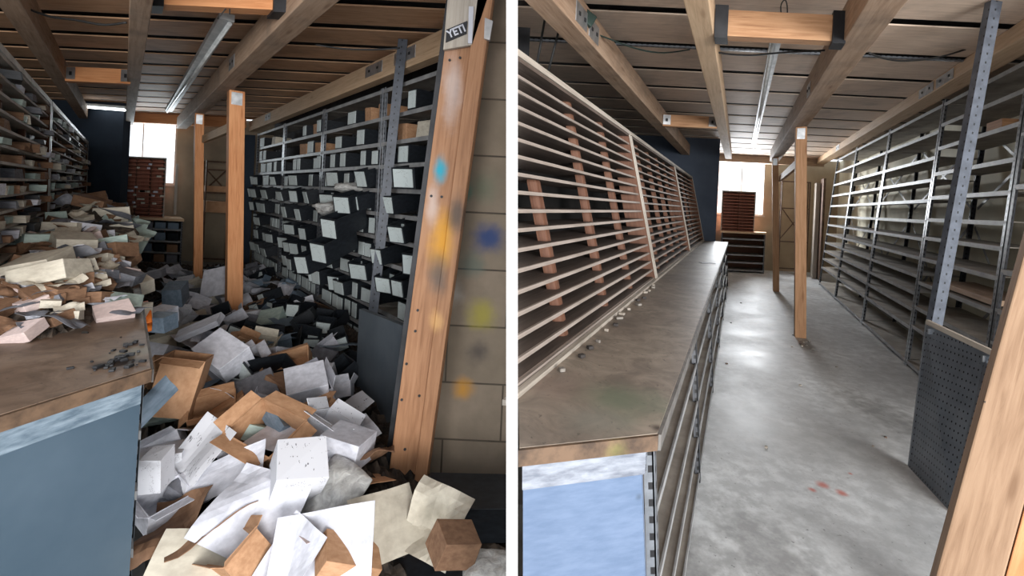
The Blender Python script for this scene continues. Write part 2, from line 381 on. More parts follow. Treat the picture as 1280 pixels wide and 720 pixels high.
# ceilings: plywood strips under a dark backing, the gaps' shade put into its colour
def deck(rm, ys, z, qa, qb, side, mat, y_first):
    m = MB(); d = MB()
    ys = [y for y in ys]
    def xs(y):
        lo = rm.P(qa, y, 0).x; hi = rm.P(qb, y, 0).x
        return (max(lo, edge_x(z)-.004), hi) if side > 0 else (lo, min(hi, edge_x(z, -1)+.004))
    for a, b in zip(ys, ys[1:]):
        y0, y1 = a+.06, b-.06
        (l0, h0), (l1, h1) = xs(y0), xs(y1)
        P = [Vector((l0, y0, z)), Vector((h0, y0, z)), Vector((h1, y1, z)), Vector((l1, y1, z))]
        m.hexa(P+[p+Vector((0, 0, .012)) for p in P])
    o = struct(m.build('ceiling', mat, origin=Z0))
    for a, b in zip(ys, ys[1:]):
        (l0, h0), (l1, h1) = xs(a), xs(b)
        P = [Vector((l0, a, z+.075)), Vector((h0, a, z+.075)), Vector((h1, b, z+.075)), Vector((l1, b, z+.075))]
        d.hexa(P+[p+Vector((0, 0, .05)) for p in P])
    j = d.build('gap_shade_backing', 'gap_shade_scrap', o, origin=Z0)
    return o
ysR = [-.9+.72*i for i in range(19)]
deckR = deck(RR, ysR, DECK_R, -2.5, 3.6, 1, 'ply_ceiling', 0)
ysL = [-.7+.5*i for i in range(21)]
deckL = deck(L, ysL, DECK_L, -2.1, 3.15, -1, 'ply_ceiling_warm', 0)
# metal seams under the deck of the right bay
for y, px in ((2.7, 0), (4.14, 0)):
    m = MB(); m.box(((max(edge_x(DECK_R), RR.P(-2.3, y, 0).x)+RR.P(2.3, y, 0).x)/2, y, DECK_R-.012), (RR.P(2.3, y, 0).x-max(edge_x(DECK_R), RR.P(-2.3, y, 0).x), .03, .018))
    struct(m.build('trim_1', 'rack_steel', origin=Z0))

def wallplane(name, rm, a, b, z0, z1, t, mat, tx=None):
    """wall standing on the plan line a-b (room coords), thickness t away in x or y"""
    m = MB(); A, B = rm.P(*a, 0), rm.P(*b, 0); off = Vector(tx)
    P = [A, B, B+off, A+off]
    m.hexa([p+Vector((0, 0, z0)) for p in P]+[p+Vector((0, 0, z1)) for p in P])
    return struct(m.build(name, mat, origin=Z0))
# right bay walls
wallplane('wall_right', RR, (2.72, 2.4), (2.72, 12.4), 0, DECK_R, 0, 'olive_board', (.12, 0, 0))
wallplane('wall_left', RR, (-2.36, 4.78), (-2.36, 12.4), 0, DECK_R, 0, 'dark_board', (-.1, 0, 0))
wallplane('wall_alcove', RR, (-2.3, 9.45), (-.47, 9.45), 0, DECK_R, 0, 'blue_wall', (0, .15, 0))
# back wall with a window opening
def backwall(rm, yb, q0, q1, w0, w1, z0, z1, top, mat):
    m = MB()
    m.room(rm, q0, w0, yb, yb+.12, 0, top); m.room(rm, w1, q1, yb, yb+.12, 0, top)
    m.room(rm, w0, w1, yb, yb+.12, 0, z0); m.room(rm, w0, w1, yb, yb+.12, z1, top)
    return struct(m.build('wall_back', mat, origin=Z0))
def window(rm, name, yb, w0, w1, z0, z1, mull):
    e = struct(empty(name, rm.P((w0+w1)/2, yb, z0)))
    m = MB(); t = .035
    m.room(rm, w0, w1, yb+.02, yb+.08, z0, z0+t); m.room(rm, w0, w1, yb+.02, yb+.08, z1-t, z1)
    m.room(rm, w0, w0+t, yb+.02, yb+.08, z0+t, z1-t); m.room(rm, w1-t, w1, yb+.02, yb+.08, z0+t, z1-t)
    m.room(rm, mull-.012, mull+.012, yb+.03, yb+.07, z0+t, z1-t)
    m.build('window_frame', 'trim_pale', e)
    m = MB(); m.room(rm, w0+t, w1-t, yb+.045, yb+.05, z0+t, z1-t); m.build('window_pane', 'window_glass', e)
    m = MB(); m.room(rm, w0-.04, w1+.04, yb-.05, yb+.0, z0-.03, z0); m.build('window_sill', 'trim_pale', e)
backwall(RR, BACK_R, -2.4, 3.0, -.64, .68, 1.5, 2.95, DECK_R, 'beige_wall')
window(RR, 'window_1', BACK_R, -.64, .68, 1.5, 2.95, .03)
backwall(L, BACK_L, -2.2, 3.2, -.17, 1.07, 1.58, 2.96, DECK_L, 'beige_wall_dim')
window(L, 'window_2', BACK_L, -.17, 1.07, 1.58, 2.96, .36)
# left bay walls
wallplane('wall_right', L, (3.1, 3.62), (3.1, 9.4), 0, DECK_L, 0, 'dark_board', (.12, 0, 0))
wallplane('wall_left', L, (-2.05, 1.6), (-2.05, 9.4), 0, DECK_L, 0, 'dark_board', (-.1, 0, 0))
wallplane('wall_alcove', L, (-2.0, 8.0), (-.06, 8.0), 0, DECK_L, 0, 'blue_wall_dark', (0, .15, 0))
m = MB(); x0 = L.at_y(522, 400, 2.4).x
m.hexa([Vector(p) for p in ((x0, 2.4, 0), (.06, 2.4, 0), (.06, 2.58, 0), (x0, 2.58, 0), (x0+.16, 2.4, DECK_L), (edge_x(DECK_L, -1)+.005, 2.4, DECK_L), (edge_x(DECK_L, -1)+.005, 2.58, DECK_L), (x0+.16, 2.58, DECK_L))])
struct(m.build('wall_front', 'block_wall', origin=Z0))

# ------------------------------------------------------------------ overhead timbers
def beam(rm, name, q0, q1, y0, y1, z0, z1, mat, label, cat='beam', bracket=()):
    m = MB(); m.room(rm, q0, q1, y0, y1, z0, z1)
    o = m.build(name, mat, bevel=.006); tag(o, label, cat)
    return o
def plate(parent, rm, q, y, z, dy=.14, dz=.1, face=-1, holes=2):
    m = MB(); m.room(rm, q, q+face*.006, y-dy/2, y+dy/2, z-dz/2, z+dz/2); p = m.build('joining_plate', 'zinc', parent)
    for i in range(holes):
        m = MB(); yy = y+(i-(holes-1)/2)*dy*.5
        m.room(rm, q+face*.006, q+face*.012, yy-.012, yy+.012, z-.012, z+.012)
        m.build('bolt', 'black_steel', p)
# right bay
zb = H+1.13
b1 = beam(RR, 'ceiling_beam', -1.27, -1.10, 2.32, 9.45, zb, zb+.22, 'beam_wood', 'weathered timber ceiling beam above the empty slotted wooden racks')
for y in (2.95, 3.2): plate(b1, RR, -1.10, y, zb+.1, .2, .13, 1)
b2 = beam(RR, 'ceiling_beam', -.36, -.22, .95, 9.8, zb, zb+.2, 'beam_wood_pale', 'pale timber ceiling beam over the emptied bench, ending near the bright window')
b3 = beam(RR, 'ceiling_beam', .62, .82, .95, 9.9, zb, zb+.24, 'beam_wood', 'thick timber ceiling beam resting on the two posts in the cleared aisle')
plate(b3, RR, .62, 4.35, zb+.08, .2, .12)
b4 = beam(RR, 'wall_beam', 2.0, 2.23, 2.1, 12.2, H+1.366, H+1.497, 'beam_wood_pale', 'long honey coloured wall beam above the empty steel shelving')
for y in (4.5, 4.95, 9.4): plate(b4, RR, 2.0, y, H+1.43, .38 if y < 9 else .3, .1)
def cross(rm, a, b, y, z0, z1, t, label, mat='fir'):
    m = MB(); m.room(rm, a, b, y, y+t, z0, z1); o = tag(m.build('cross_timber', mat, bevel=.004), label, 'timber'); return o
t1 = cross(RR, -.22, .62, 2.9, zb+.0, zb+.17, .09, 'short orange blocking timber with black hangers in the cleared bay')
for q in (-.2, .56):
    m = MB(); m.room(RR, q-.015, q+.07, 2.88, 3.0, zb-.02, zb+.19); m.build('joist_hanger', 'black_steel', t1)
t2 = cross(RR, -1.10, -.36, 6.1, zb-.02, zb+.14, .09, 'short timber block with zinc corner brackets over the emptied bench')
for q in (-1.09, -.47):
    m = MB(); m.room(RR, q, q+.1, 6.08, 6.1, zb-.0, zb+.13); b_ = m.build('corner_bracket', 'zinc', t2)
    m = MB(); m.room(RR, q+.035, q+.065, 6.07, 6.08, zb+.04, zb+.08); m.build('bolt', 'black_steel', b_)
m = MB(); m.room(RR, -2.3, 2.2, 11.9, 12.05, H+1.3, DECK_R-.005); tag(m.build('end_beam', 'beam_wood', bevel=.005), 'brown end beam over the far window of the cleared bay', 'beam')
# left bay
zl = H+1.09
def line_q(rm, px, py, z): return rm.S(rm.at_z(px, py, z))
b5 = beam(L, 'ceiling_beam', -.86, -.70, 2.1, 8.0, zl, zl+.2, 'beam_wood', 'dark timber ceiling beam above the crammed slotted racks')
b6 = beam(L, 'ceiling_beam', line_q(L, 160, 60, zl), line_q(L, 182, 60, zl), .95, 8.6, zl, zl+.2, 'beam_wood', 'weathered ceiling beam running above the cluttered bench towards the window')
b7 = beam(L, 'ceiling_beam', .98, 1.18, 1.5, 8.8, zl, zl+.22, 'beam_wood', 'heavy ceiling beam resting on the orange posts above the heap')
plate(b7, L, .98, 4.3, zl+.1, .2, .12)
b8 = beam(L, 'wall_beam', 2.48, 2.62, 3.1, 9.1, H+1.14, H+1.34, 'beam_wood_pale', 'long yellowish wall beam above the shelving packed with black bins')
for y in (4.55, 4.05, 7.9): plate(b8, L, 2.48, y, H+1.26, .3, .11)
t3 = cross(L, .11, .98, 2.88, zl+.06, zl+.24, .1, 'orange blocking timber with black hangers over the cluttered bay', 'fir_orange')
for q in (.13, .93):
    m = MB(); m.room(L, q-.03, q+.07, 2.86, 2.99, zl+.04, zl+.26); m.build('joist_hanger', 'black_steel', t3)
t4 = cross(L, -.70, .02, 4.9, zl-.02, zl+.14, .09, 'orange timber block with zinc corner brackets over the crammed racks', 'fir_orange')
for q in (-.69, -.09):
    m = MB(); m.room(L, q, q+.1, 4.88, 4.9, zl, zl+.13); b_ = m.build('corner_bracket', 'zinc', t4)
    m = MB(); m.room(L, q+.035, q+.065, 4.87, 4.88, zl+.04, zl+.08); m.build('bolt', 'black_steel', b_)
m = MB(); m.room(L, -2.0, 2.4, 9.0, 9.15, H+1.2, DECK_L-.005); tag(m.build('end_beam', 'fir_orange', bevel=.005), 'reddish end beam over the far window of the cluttered bay', 'beam')

# tube fixtures under the deck
def fixture(rm, a, b, w, label, lit=0):
    e = empty('tube_fixture', rm.P(a[0], a[1], a[2]), label, 'light fixture')
    A, B = rm.P(*a), rm.P(*b)
    m = MB(); m.bar(A, B, w, .05, side=Vector((1, 0, 0))); m.build('housing', 'tube_fixture', e)
    m = MB(); m.tube([A+Vector((0, .03, -.04)), B+Vector((0, -.03, -.04))], .016); m.build('tube', 'tube_fixture', e)
    return e
q1 = line_q(RR, 968, 60, H+1.3)
fixture(RR, (q1-.0, 3.3, H+1.33), (q1+.0, 9.0, H+1.33), .075, 'long unlit pale tube fixture under the ceiling of the cleared bay')
q2 = line_q(L, 262, 60, H+1.22)
fixture(L, (q2, 3.3, H+1.25), (q2, 7.6, H+1.25), .095, 'grey tube fixture hanging diagonally over the heap')
e = empty('tube_lamp', L.P(-.9, 7.85, H+1.27), 'glowing white tube lamp high on the dark blue wall', 'lamp')
m = MB(); m.tube([L.at_y(106, 133.5, 7.85), L.at_y(156, 137.5, 7.85)], .022); m.build('tube', 'lit_tube', e)
m = MB(); m.bar(L.at_y(104, 131, 7.87), L.at_y(158, 135, 7.87), .05, .06); m.build('housing', 'tube_fixture', e)
# cables and rods
def cable(rm, pts, r, mat, label, name='cable'):
    m = MB(); P = [rm.at_y(*p) for p in pts]; Q = []
    for i in range(len(P)-1):
        p0, p1, p2, p3 = P[max(i-1, 0)], P[i], P[i+1], P[min(i+2, len(P)-1)]
        for t in (0, .25, .5, .75):
            Q.append(.5*((2*p1)+(-p0+p2)*t+(2*p0-5*p1+4*p2-p3)*t*t+(-p0+3*p1-3*p2+p3)*t**3))
    Q.append(P[-1]); m.tube(Q, r, 6); return tag(m.build(name, mat, smooth=True), label, 'cable')
cable(RR, [(722, 20, 3.2), (738, 38, 3.3), (765, 50, 3.4), (800, 62, 3.5), (830, 66, 3.6), (862, 62, 3.7)], .006, 'cable_green', 'dark green cable sagging between left beams of cleared bay')
cable(RR, [(888, 62, 3.5), (905, 67, 3.5), (940, 69, 3.5), (975, 66, 3.5), (1050, 62, 3.6)], .007, 'cable_black', 'black cable sagging under the blocking timber of cleared bay')
cable(RR, [(1086, 66, 3.5), (1105, 73, 3.6), (1130, 76, 3.7), (1165, 73, 3.8), (1200, 64, 3.9), (1240, 48, 3.9), (1280, 24, 3.8)], .008, 'cable_black', 'black cable drooping beside the honey coloured wall beam')
cable(L, [(28, 8, 3.1), (60, 20, 3.1), (95, 25, 3.1), (130, 31, 3.1), (158, 28, 3.1)], .008, 'cable_black', 'bundle of dark cables slung near top left corner')
cable(L, [(395, 56, 3.2), (430, 61, 3.2), (470, 62, 3.2), (500, 60, 3.2)], .006, 'cable_black', 'dark wire under the ceiling beside the leaning post')
for rm, pts, lab in ((RR, [(978, 30, 2.95), (976, 8, 2.95), (981, 0, 2.95), (984, 8, 2.95), (984, 30, 2.95)], 'black wire loop above the blocking timber of cleared bay'),
                     (L, [(272, 24, 2.9), (284, 8, 2.9), (287, 0, 2.9), (287, 18, 2.9)], 'black wire loop above the blocking timber of cluttered bay')):
    cable(rm, pts, .004, 'cable_black', lab)
for (a, b, lab) in (((680, 30), (671, 82), 'left one of two thin black rods hanging over the empty racks'), ((696, 48), (685, 91), 'right one of two thin black rods hanging over the empty racks')):
    m = MB(); T_, B_ = RR.at_y(*a, 3.3), RR.at_y(*b, 3.3); m.tube([B_+(T_-B_)*((DECK_R-.001-B_.z)/(T_.z-B_.z)), B_], .009); tag(m.build('hanging_rod', 'cable_black'), lab, 'rod')
m = MB(); m.box((0, 0, 0), (.12, .1, .09), Matrix.Translation(RR.at_y(731, 24, 3.1)) @ Euler((0, .5, .3)).to_matrix().to_4x4()); tag(m.build('junction_box', 'cable_green', bevel=.012), 'small dark green junction box tucked against the left ceiling beam', 'box')

# ------------------------------------------------------------------ posts
def post(rm, px, foot, y, w, ztop, label, mat, ptop):
    A = rm.at_z(px, foot, 0); A.z = 0
    T0, T1 = rm.at_y(ptop, 100, A.y), rm.at_y(ptop, 250, A.y); dx = (T0+(T1-T0)*((ztop-T0.z)/(T1.z-T0.z))).x-A.x
    ang = math.atan2(rm.k, 1)
    side = Vector((math.cos(ang), -math.sin(ang), 0))
    e = empty('timber_post', A, label, 'post')
    m = MB(); m.bar(A, A+Vector((dx, 0, ztop)), w, w, side=side); m.build('post_shaft', mat, e, bevel=.005)
    m = MB(); n = Vector((-math.sin(ang), -math.cos(ang), 0)); c = A+Vector((dx, 0, ztop-.09))+n*(w/2+.003)
    m.bar(c-Vector((0, 0, .07)), c+Vector((0, 0, .07)), w*.7, .005, side=side); m.build('top_plate', 'zinc', e)
    return A
pB = post(RR, 1000, 421, None, .125, zb-.0, 'orange timber post standing nearest in the cleared aisle', 'fir', 1001)
pA = post(RR, 970, 364, None, .11, zb-.0, 'orange timber post standing further back in the cleared aisle', 'fir', 969)
d_ = (pA-pB).normalized()
m = MB(); m.bar(Vector((pB.x, pB.y, 2.34))+d_*.08+Vector((-.05, 0, 0)), Vector((pA.x, pA.y, 2.3))-d_*.08+Vector((-.03, 0, 0)), .05, .12); tag(m.build('brace_board', 'fir', bevel=.003), 'narrow board bridging the two posts of the cleared aisle', 'board')
pC = post(L, 292, 408, None, .155, zl, 'orange timber post rising nearest out of the heap', 'fir_orange', 295)
pD = post(L, 247, 362, None, .115, zl, 'orange timber post further back behind the heap', 'fir_orange', 249)
m = MB(); m.bar(pD+Vector((-.085, -.03, .02)), pD+Vector((-.085, -.03, 2.55)), .05, .06); tag(m.build('pale_strip', 'white_card'), 'pale bluish upright strip beside the rear post in cluttered bay', 'strip')  # pale bluish upright strip along the left edge of the rear post
d_ = (pD-pC).normalized()
m = MB(); m.bar(Vector((pC.x, pC.y, 2.32))+d_*.09+Vector((-.05, 0, 0)), Vector((pD.x, pD.y, 2.3))-d_*.08+Vector((-.03, 0, 0)), .05, .11); tag(m.build('brace_board', 'beam_wood_pale', bevel=.003), 'narrow board bridging the two posts of the cluttered bay', 'board')

# ------------------------------------------------------------------ slotted racks on the benches
def slot_rack(rm, q, zr, lean, depth, y0, y1, z0, z1, n, divs, label, side=0, inset=.05, mats=('slot_shelf_shaded', 'slot_divider', 'cavity_shade_board', 'trim_pale'), small=False):
    """q: front face at z=zr; side>0 means the near end is scribed to the partition"""
    def qs(z): return q+lean*(z-zr)
    def ny(qq, y, z=1.0):   # near end
        return max(y, (edge_x(z)-qq)/rm.k) if side else y
    e = empty('slotted_rack', rm.P(q-depth/2, max(y0, ny(q, y0)), z0), label, 'rack')
    def slab(name, mat, za, zb_, qa=0, qb=depth, par=e, ya=y0, yb=y1):
        f0, f1 = qs(za)-qa, qs(za)-qb; g0, g1 = qs(zb_)-qa, qs(zb_)-qb
        m = MB(); P = lambda qq, yy, z: rm.P(qq, yy, z)
        m.hexa([P(f0, ny(f0, ya, za), za), P(f0, yb, za), P(f1, yb, za), P(f1, min(ny(f1, ya, za), yb-.01), za),
                P(g0, ny(g0, ya, zb_), zb_), P(g0, yb, zb_), P(g1, yb, zb_), P(g1, min(ny(g1, ya, zb_), yb-.01), zb_)])
        return m.build(name, mat, par)
    for i in range(n+1):
        z = z0+(z1-z0-.014)*i/n
        sh = slab('shelf', mats[0], z, z+.013 if 0 < i < n else z+.02, .012 if i < n else -.012)
        if i < n: slab('shelf_edge', 'shelf_edge' if side else 'shelf_dusty', z-.001, z+.014, 0, .0115, sh)
    slab('top_trim', mats[3], z1+.006, z1+.04, -.02, .03)
    slab('back_panel', mats[2], z0+.02, z1-.02, depth-.012, depth, e)
    for y in divs:
        t = .016; za, zt = z0+.004, z1-.004
        if side:      # only where the slats clear the partition
            while zt > za and rm.P(qs(zt)-inset-.1, y, 0).x < edge_x(zt): zt -= .02
            if zt-za < .2: continue
        m = MB(); m.hexa([rm.P(qs(z)-a, y+b, z) for z in (za, zt) for a, b in ((inset, -.025), (inset, .025), (inset+.05, .025), (inset+.05, -.025))])
        m.build('divider', mats[1], e, bevel=.016)
    for y in (y0, y1-.03):
        if side and rm.P(qs(z1)-.13, y, 0).x < edge_x(z1): continue
        m = MB(); m.hexa([rm.P(qs(z)-a, y+b, z) for z in (z0, z1) for a, b in ((-.012, 0), (-.012, .028), (.16, .028), (.16, 0))])
        s_ = m.build('side_panel', mats[1], e)
        m = MB(); m.hexa([rm.P(qs(z)-a, y+b, z) for z in (z0, z1) for a, b in ((-.02, -.004), (-.02, .022), (-.012, .022), (-.012, -.004))])
        m.build('edge_strip', mats[3], s_)
    if small:
        y = y0+.15; 
        while y < y1-.15:
            z = z0+.02; m = MB(); m.room(rm, qs(z)-depth+.02, qs(z)-.02, y, y+.012, z, z+(z1-z0)/n*1.0-.012, lean); m.build('slot_partition', mats[1], e); y += .3
    return e
BT = .95
slot_rack(RR, -.72, BT, -.235, .33, 1.4, 4.0, BT+.012, 2.23, 17, [2.1, 2.75, 3.38], 'nearest section of the empty slotted wooden rack on the bench', 1)
slot_rack(RR, -.72, BT, -.235, .33, 4.03, 6.75, BT+.012, 2.23, 17, [4.55, 5.1, 5.65, 6.2], 'middle section of the empty slotted wooden rack on the bench', 1, small=True)
slot_rack(RR, -.72, BT, -.235, .33, 6.78, 9.35, BT+.012, 2.23, 17, [7.4, 8.05, 8.7], 'furthest section of the empty slotted rack beside the blue wall', 1)
ml = ('shelf_dusty', 'slot_divider', 'dark_board', 'tube_fixture')
LQ = -.62
slot_rack(L, LQ, BT, -.02, .33, 1.8, 3.7, BT+.012, 2.2, 14, [2.45, 3.07], 'near section of slotted rack crammed with small cartons', 0, mats=ml)
slot_rack(L, LQ, BT, -.02, .33, 3.73, 7.5, BT+.012, 2.2, 14, [4.5, 5.3, 6.0, 6.8], 'far section of slotted rack crammed with small cartons', 0, mats=ml)

# ------------------------------------------------------------------ benches
def bench(rm, y0, y1, qt, qb, qback, side, label, mtop, medge, mrail, mpanel, sk=.0):
    e = empty('workbench', rm.P((qt+qback)/2, (y0+y1)/2, 0), label, 'workbench')
    lean = (qt-qb)/.9
    def nb(q, z=BT): return (edge_x(z)-q)/rm.k if side else y0
    # near end runs a little askew: y = y0 - sk*(qt-q)
    def ye(q): return y0-sk*(qt-q)
    def qleft(z):
        if not side: return qback
        return (edge_x(z)-rm.k*(y0-sk*qt))/(1+rm.k*sk)
    ql = qleft(BT)
    def endslab(m, off0, off1, za, zb_, inset, ln=0):
        pts = []
        for z in (za, zb_):
            qr = qt-inset+ln*(z-.9); q_l = qleft(z)+.002
            pts += [P(q_l, ye(q_l)+off0, z), P(qr, ye(qr)+off0, z), P(qr, ye(qr)+off1, z), P(q_l, ye(q_l)+off1, z)]
        return m.hexa(pts)
    P = rm.P
    m = MB()      # top, its near-left corner scribed to the partition
    def top(z0, z1, q_f, m=m, yy=y0):
        if side:
            pts = [(ql, ye(ql)), (q_f, yy), (q_f, y1), (qback, y1), (qback, nb(qback))]
        else: pts = [(qback, ye(qback)), (q_f, yy), (q_f, y1), (qback, y1)]
        a = [m.bm.verts.new(P(q, y, z0)) for q, y in pts]; b = [m.bm.verts.new(P(q, y, z1)) for q, y in pts]; n = len(pts)
        fs = [m.bm.faces.new(a[::-1]), m.bm.faces.new(b)]
        for i in range(n): fs.append(m.bm.faces.new((a[i], a[(i+1) % n], b[(i+1) % n], b[i])))
        for f in fs:
            for lp in f.loops: lp[m.uv].uv = (lp.vert.co.y, lp.vert.co.x-rm.k*lp.vert.co.y)
    top(.915, BT, qt); m.build('bench_top', mtop, e)
    m = MB(); endslab(m, -.012, 0, .905, BT-.002, -.004); m.build('end_edge', medge, e)
    m = MB(); m.room(rm, qt, qt+.012, y0, y1, .9, BT-.004); m.build('front_edge', 'bench_rim', e)
    m = MB(); endslab(m, .01, .03, .83, .905, .03); m.build('end_rail', mrail, e)
    m = MB(); endslab(m, .014, .03, 0, .83, .03 if not side else .045, lean); m.build('end_panel', mpanel, e)
    # open steel shelving under the top
    f = lambda z: qt-.02+lean*(z-.9)
    ys = [y0+(.03 if side else .1)+(y1-y0-.2)*i/6 for i in range(7)]
    for i, y in enumerate(ys):
        m = MB(); m.room(rm, qt-.045, qt-.015, y, y+.01, 0, .9, lean, .9); m.room(rm, qt-.02, qt-.013, y, y+.03, 0, .9, lean, .9)
        m.build('upright', 'rack_steel' if i == 0 else 'rack_black', e)
    for z in (.04, .25, .46, .68):
        qi = f(z)
        m = MB(); qq = qback+.02
        if side:
            a = [(edge_x(z)-rm.k*(y0+.05), y0+.05), (qi-.004, y0+.05), (qi-.004, y1), (qq, y1), (qq, nb(qq, z))]
        else: a = [(qq, y0+.05), (qi-.004, y0+.05), (qi-.004, y1), (qq, y1)]
        va = [m.bm.verts.new(P(q, y, z)) for q, y in a]; vb = [m.bm.verts.new(P(q, y, z+.012)) for q, y in a]; n = len(a)
        m.bm.faces.new(va[::-1]); m.bm.faces.new(vb)
        for i in range(n): m.bm.faces.new((va[i], va[(i+1) % n], vb[(i+1) % n], vb[i]))
        m.build('shelf', 'shelf_dusty', e)
        m = MB(); m.room(rm, qi-.004, qi+.004, y0+.05, y1, z-.012, z+.02); m.build('shelf_lip', 'shelf_steel', e)
    m = MB(); m.room(rm, qback+.3, qback+.32, y0+1.2, y1, 0, .9); m.build('back_panel', 'dark_board', e)
    return e
bench(RR, 1.29, 9.3, -.205, -.137, -1.05, 1, 'long empty workbench with worn wooden top and pale blue end panel', 'bench_top', 'bench_edge', 'bench_rail', 'blue_panel_speckled', .32)
bench(L, 1.575, 7.6, .125, .11, -1.0, 0, 'cluttered workbench with stained wooden top and dark blue end panel', 'bench_top_cluttered', 'bench_edge_cluttered', 'bench_rail_cluttered', 'blue_panel_dark', .82)
# rail along the back of the empty bench, with sweepings
m = MB(); m.room(RR, -.72, -.695, (CLIP+.70)/RR.k, 9.3, BT, BT+.018); tag(m.build('back_rail', 'trim_pale'), 'thin pale rail along the foot of the empty slotted rack', 'rail')
random.seed(3)
for i in range(16):
    y = 1.75+i*.13+random.uniform(-.05, .05); p = RR.P(-.66+random.uniform(-.02, .03), y, BT+.001)
    m = MB(); m.box((0, 0, .008), (random.uniform(.01, .045), random.uniform(.01, .03), .014), Matrix.Translation(p) @ Euler((0, 0, random.uniform(0, 3))).to_matrix().to_4x4())
    tag(m.build('litter_scrap', random.choice(['soft_dust', 'trim_pale', 'gap_shade_scrap']), bevel=.003), 'small dusty scrap lying along the back rail of the empty bench', 'scrap', 'scraps on the empty bench')
m = MB(); p = RR.at_z(884, 329, BT); m.box((0, 0, .003), (.16, .1, .004), Matrix.Translation(p)); tag(m.build('paper_slip', 'white_card'), 'small white paper slip on far end of empty bench', 'paper')

# ------------------------------------------------------------------ steel shelving, right bay
def steel_unit(rm, q, depth, y0, y1, ztop, zs, lean, label, brace=True, um='rack_steel', sm='shelf_steel', dm='shelf_dusty', back=None):
    e = empty('steel_shelving_unit', rm.P(q+depth/2, (y0+y1)/2, 0), label, 'shelving')
    for y, dy in ((y0, 1), (y1, -1)):
        for dq, sgn in ((0, 1), (depth, -1)):
            m = MB(); a, b = sorted((y, y+dy*.035)); m.room(rm, q+dq-.002*sgn, q+dq+.003*sgn, a, b, 0, ztop, lean)
            a, b = sorted((y, y+dy*.004)); m.room(rm, *sorted((q+dq, q+dq+.04*sgn)), a, b, 0, ztop, lean)
            m.build('upright', um if sgn > 0 else 'rack_black', e)
    for i, z in enumerate(zs):
        m = MB(); m.room(rm, q+.006+lean*z, q+depth-.006+lean*z, y0+.006, y1-.006, z-.004, z); s_ = m.build('shelf', dm, e)
        m = MB(); m.room(rm, q-.004+lean*z, q+.003+lean*z, y0+.004, y1-.004, z-.035, z+.003); m.build('front_lip', sm, s_)
    if brace:
        for a, b in ((.25, 1.55), (1.55, .25), (1.75, 2.6), (2.6, 1.75)):
            if max(a, b) > ztop: continue
            m = MB(); A = rm.P(q+depth+lean*a+.008, y0+.05, a); B = rm.P(q+depth+lean*b+.008, y1-.05, b)
            m.bar(A, B, .03, .005, side=Vector((0, 0, 1)).cross((B-A).normalized()).cross((B-A).normalized())); m.build('cross_brace', 'shelf_steel', e)
    return e
zsR = [.06, .42, .62, .8, .99, 1.19, 1.40, 1.6, 1.83, 2.06, 2.31, 2.6, 2.89]
ysU = [3.45, 4.93, 6.7, 8.6, 10.3]
names = ['nearest empty steel shelving unit, behind the perforated panel', 'second nearest empty steel shelving unit along the cleared aisle', 'third empty steel shelving unit from the perforated panel', 'furthest empty steel shelving unit beside the far posts']
for i in range(4):
    zz = [z for z in zsR]
    if i == 0: zz = [.06, .45, .66, .93, 1.19, 1.42, 1.62, 1.86, 2.12, 2.4, 2.66, 2.89]
    steel_unit(RR, 1.905, .5, ysU[i]+.008, ysU[i+1]-.008, 2.93, zz, .1, names[i])
steel_unit(RR, 1.905, .5, 2.3, 3.44, 2.93, [.06, .45, .7, .95, 1.25, 1.9, 2.3, 2.6, 2.89], .1, 'partly hidden steel shelving unit at the right edge behind the timber', um='rack_black')
# wooden board lying in the nearest unit
m = MB(); m.room(RR, 2.02, 2.4, 3.5, 4.5, .953+.001, 1.0); tag(m.build('loose_board', 'beam_wood', bevel=.004), 'rough grey brown board lying on shelf behind perforated panel', 'board')
m = MB(); m.room(RR, 2.25, 2.45, 3.9, 4.15, 2.403, 2.52); tag(m.build('small_block', 'fir', bevel=.004), 'small wooden block left high in the nearest empty unit', 'block')

# perforated post and panel
def quad_slab(corners, t, name, mat, label=None, cat=None, parent=None, bevel=0):
    """four corners (tl, tr, br, bl) and a thickness vector"""
    c = [Vector(v) for v in corners]; t = Vector(t)
    m = MB(); m.hexa([c[3], c[2], c[2]+t, c[3]+t, c[0], c[1], c[1]+t, c[0]+t]); o = m.build(name, mat, parent, bevel=bevel)
    if label: tag(o, label, cat)
    return o
def to_floor(rm, a, b, y):       # carry the image line a-b down to the floor at depth y
    A, B = rm.at_y(*a, y), rm.at_y(*b, y); t = (0-A.z)/(B.z-A.z); return A+(B-A)*t
tl, tr = RR.at_y(1158, 402, 2.9), RR.at_y(1240, 441, 2.45)
bl = to_floor(RR, (1158, 402), (1134, 596), 2.9); br = to_floor(RR, (1240, 441), (1196, 622), 2.45)
e = empty('pegboard', bl, 'grey perforated steel panel standing against the right shelving', 'panel')
quad_slab((tl, tr, br, bl), (.012, .02, 0), 'panel_sheet', 'peg_steel', parent=e)
m = MB(); m.bar(tl+Vector((0, -.006, 0)), tr+Vector((0, -.006, 0)), .018, .03); m.build('top_edge', 'trim_pale', e)
for t in (.06, .9):
    m = MB(); c = tl.lerp(tr, t)+Vector((-.006, -.012, -.05)); m.box(c, (.03, .006, .035)); m.build('latch', 'zinc', e)
A = RR.at_y(1246, 0, 3.0); B = RR.at_y(1171, 405, 3.0); d = A-B
top = B+d*((DECK_R-.01-B.z)/d.z); bot = B-d*.12/d.z
m = MB(); m.bar(bot, top, .075, .006, side=Vector((1, 0, 0))); m.bar(bot+Vector((-.035, .02, 0)), top+Vector((-.035, .02, 0)), .006, .04, side=Vector((1, 0, 0)))
tag(m.build('perforated_post', 'post_steel'), 'tall leaning perforated steel post behind the grey panel, cleared bay', 'post')
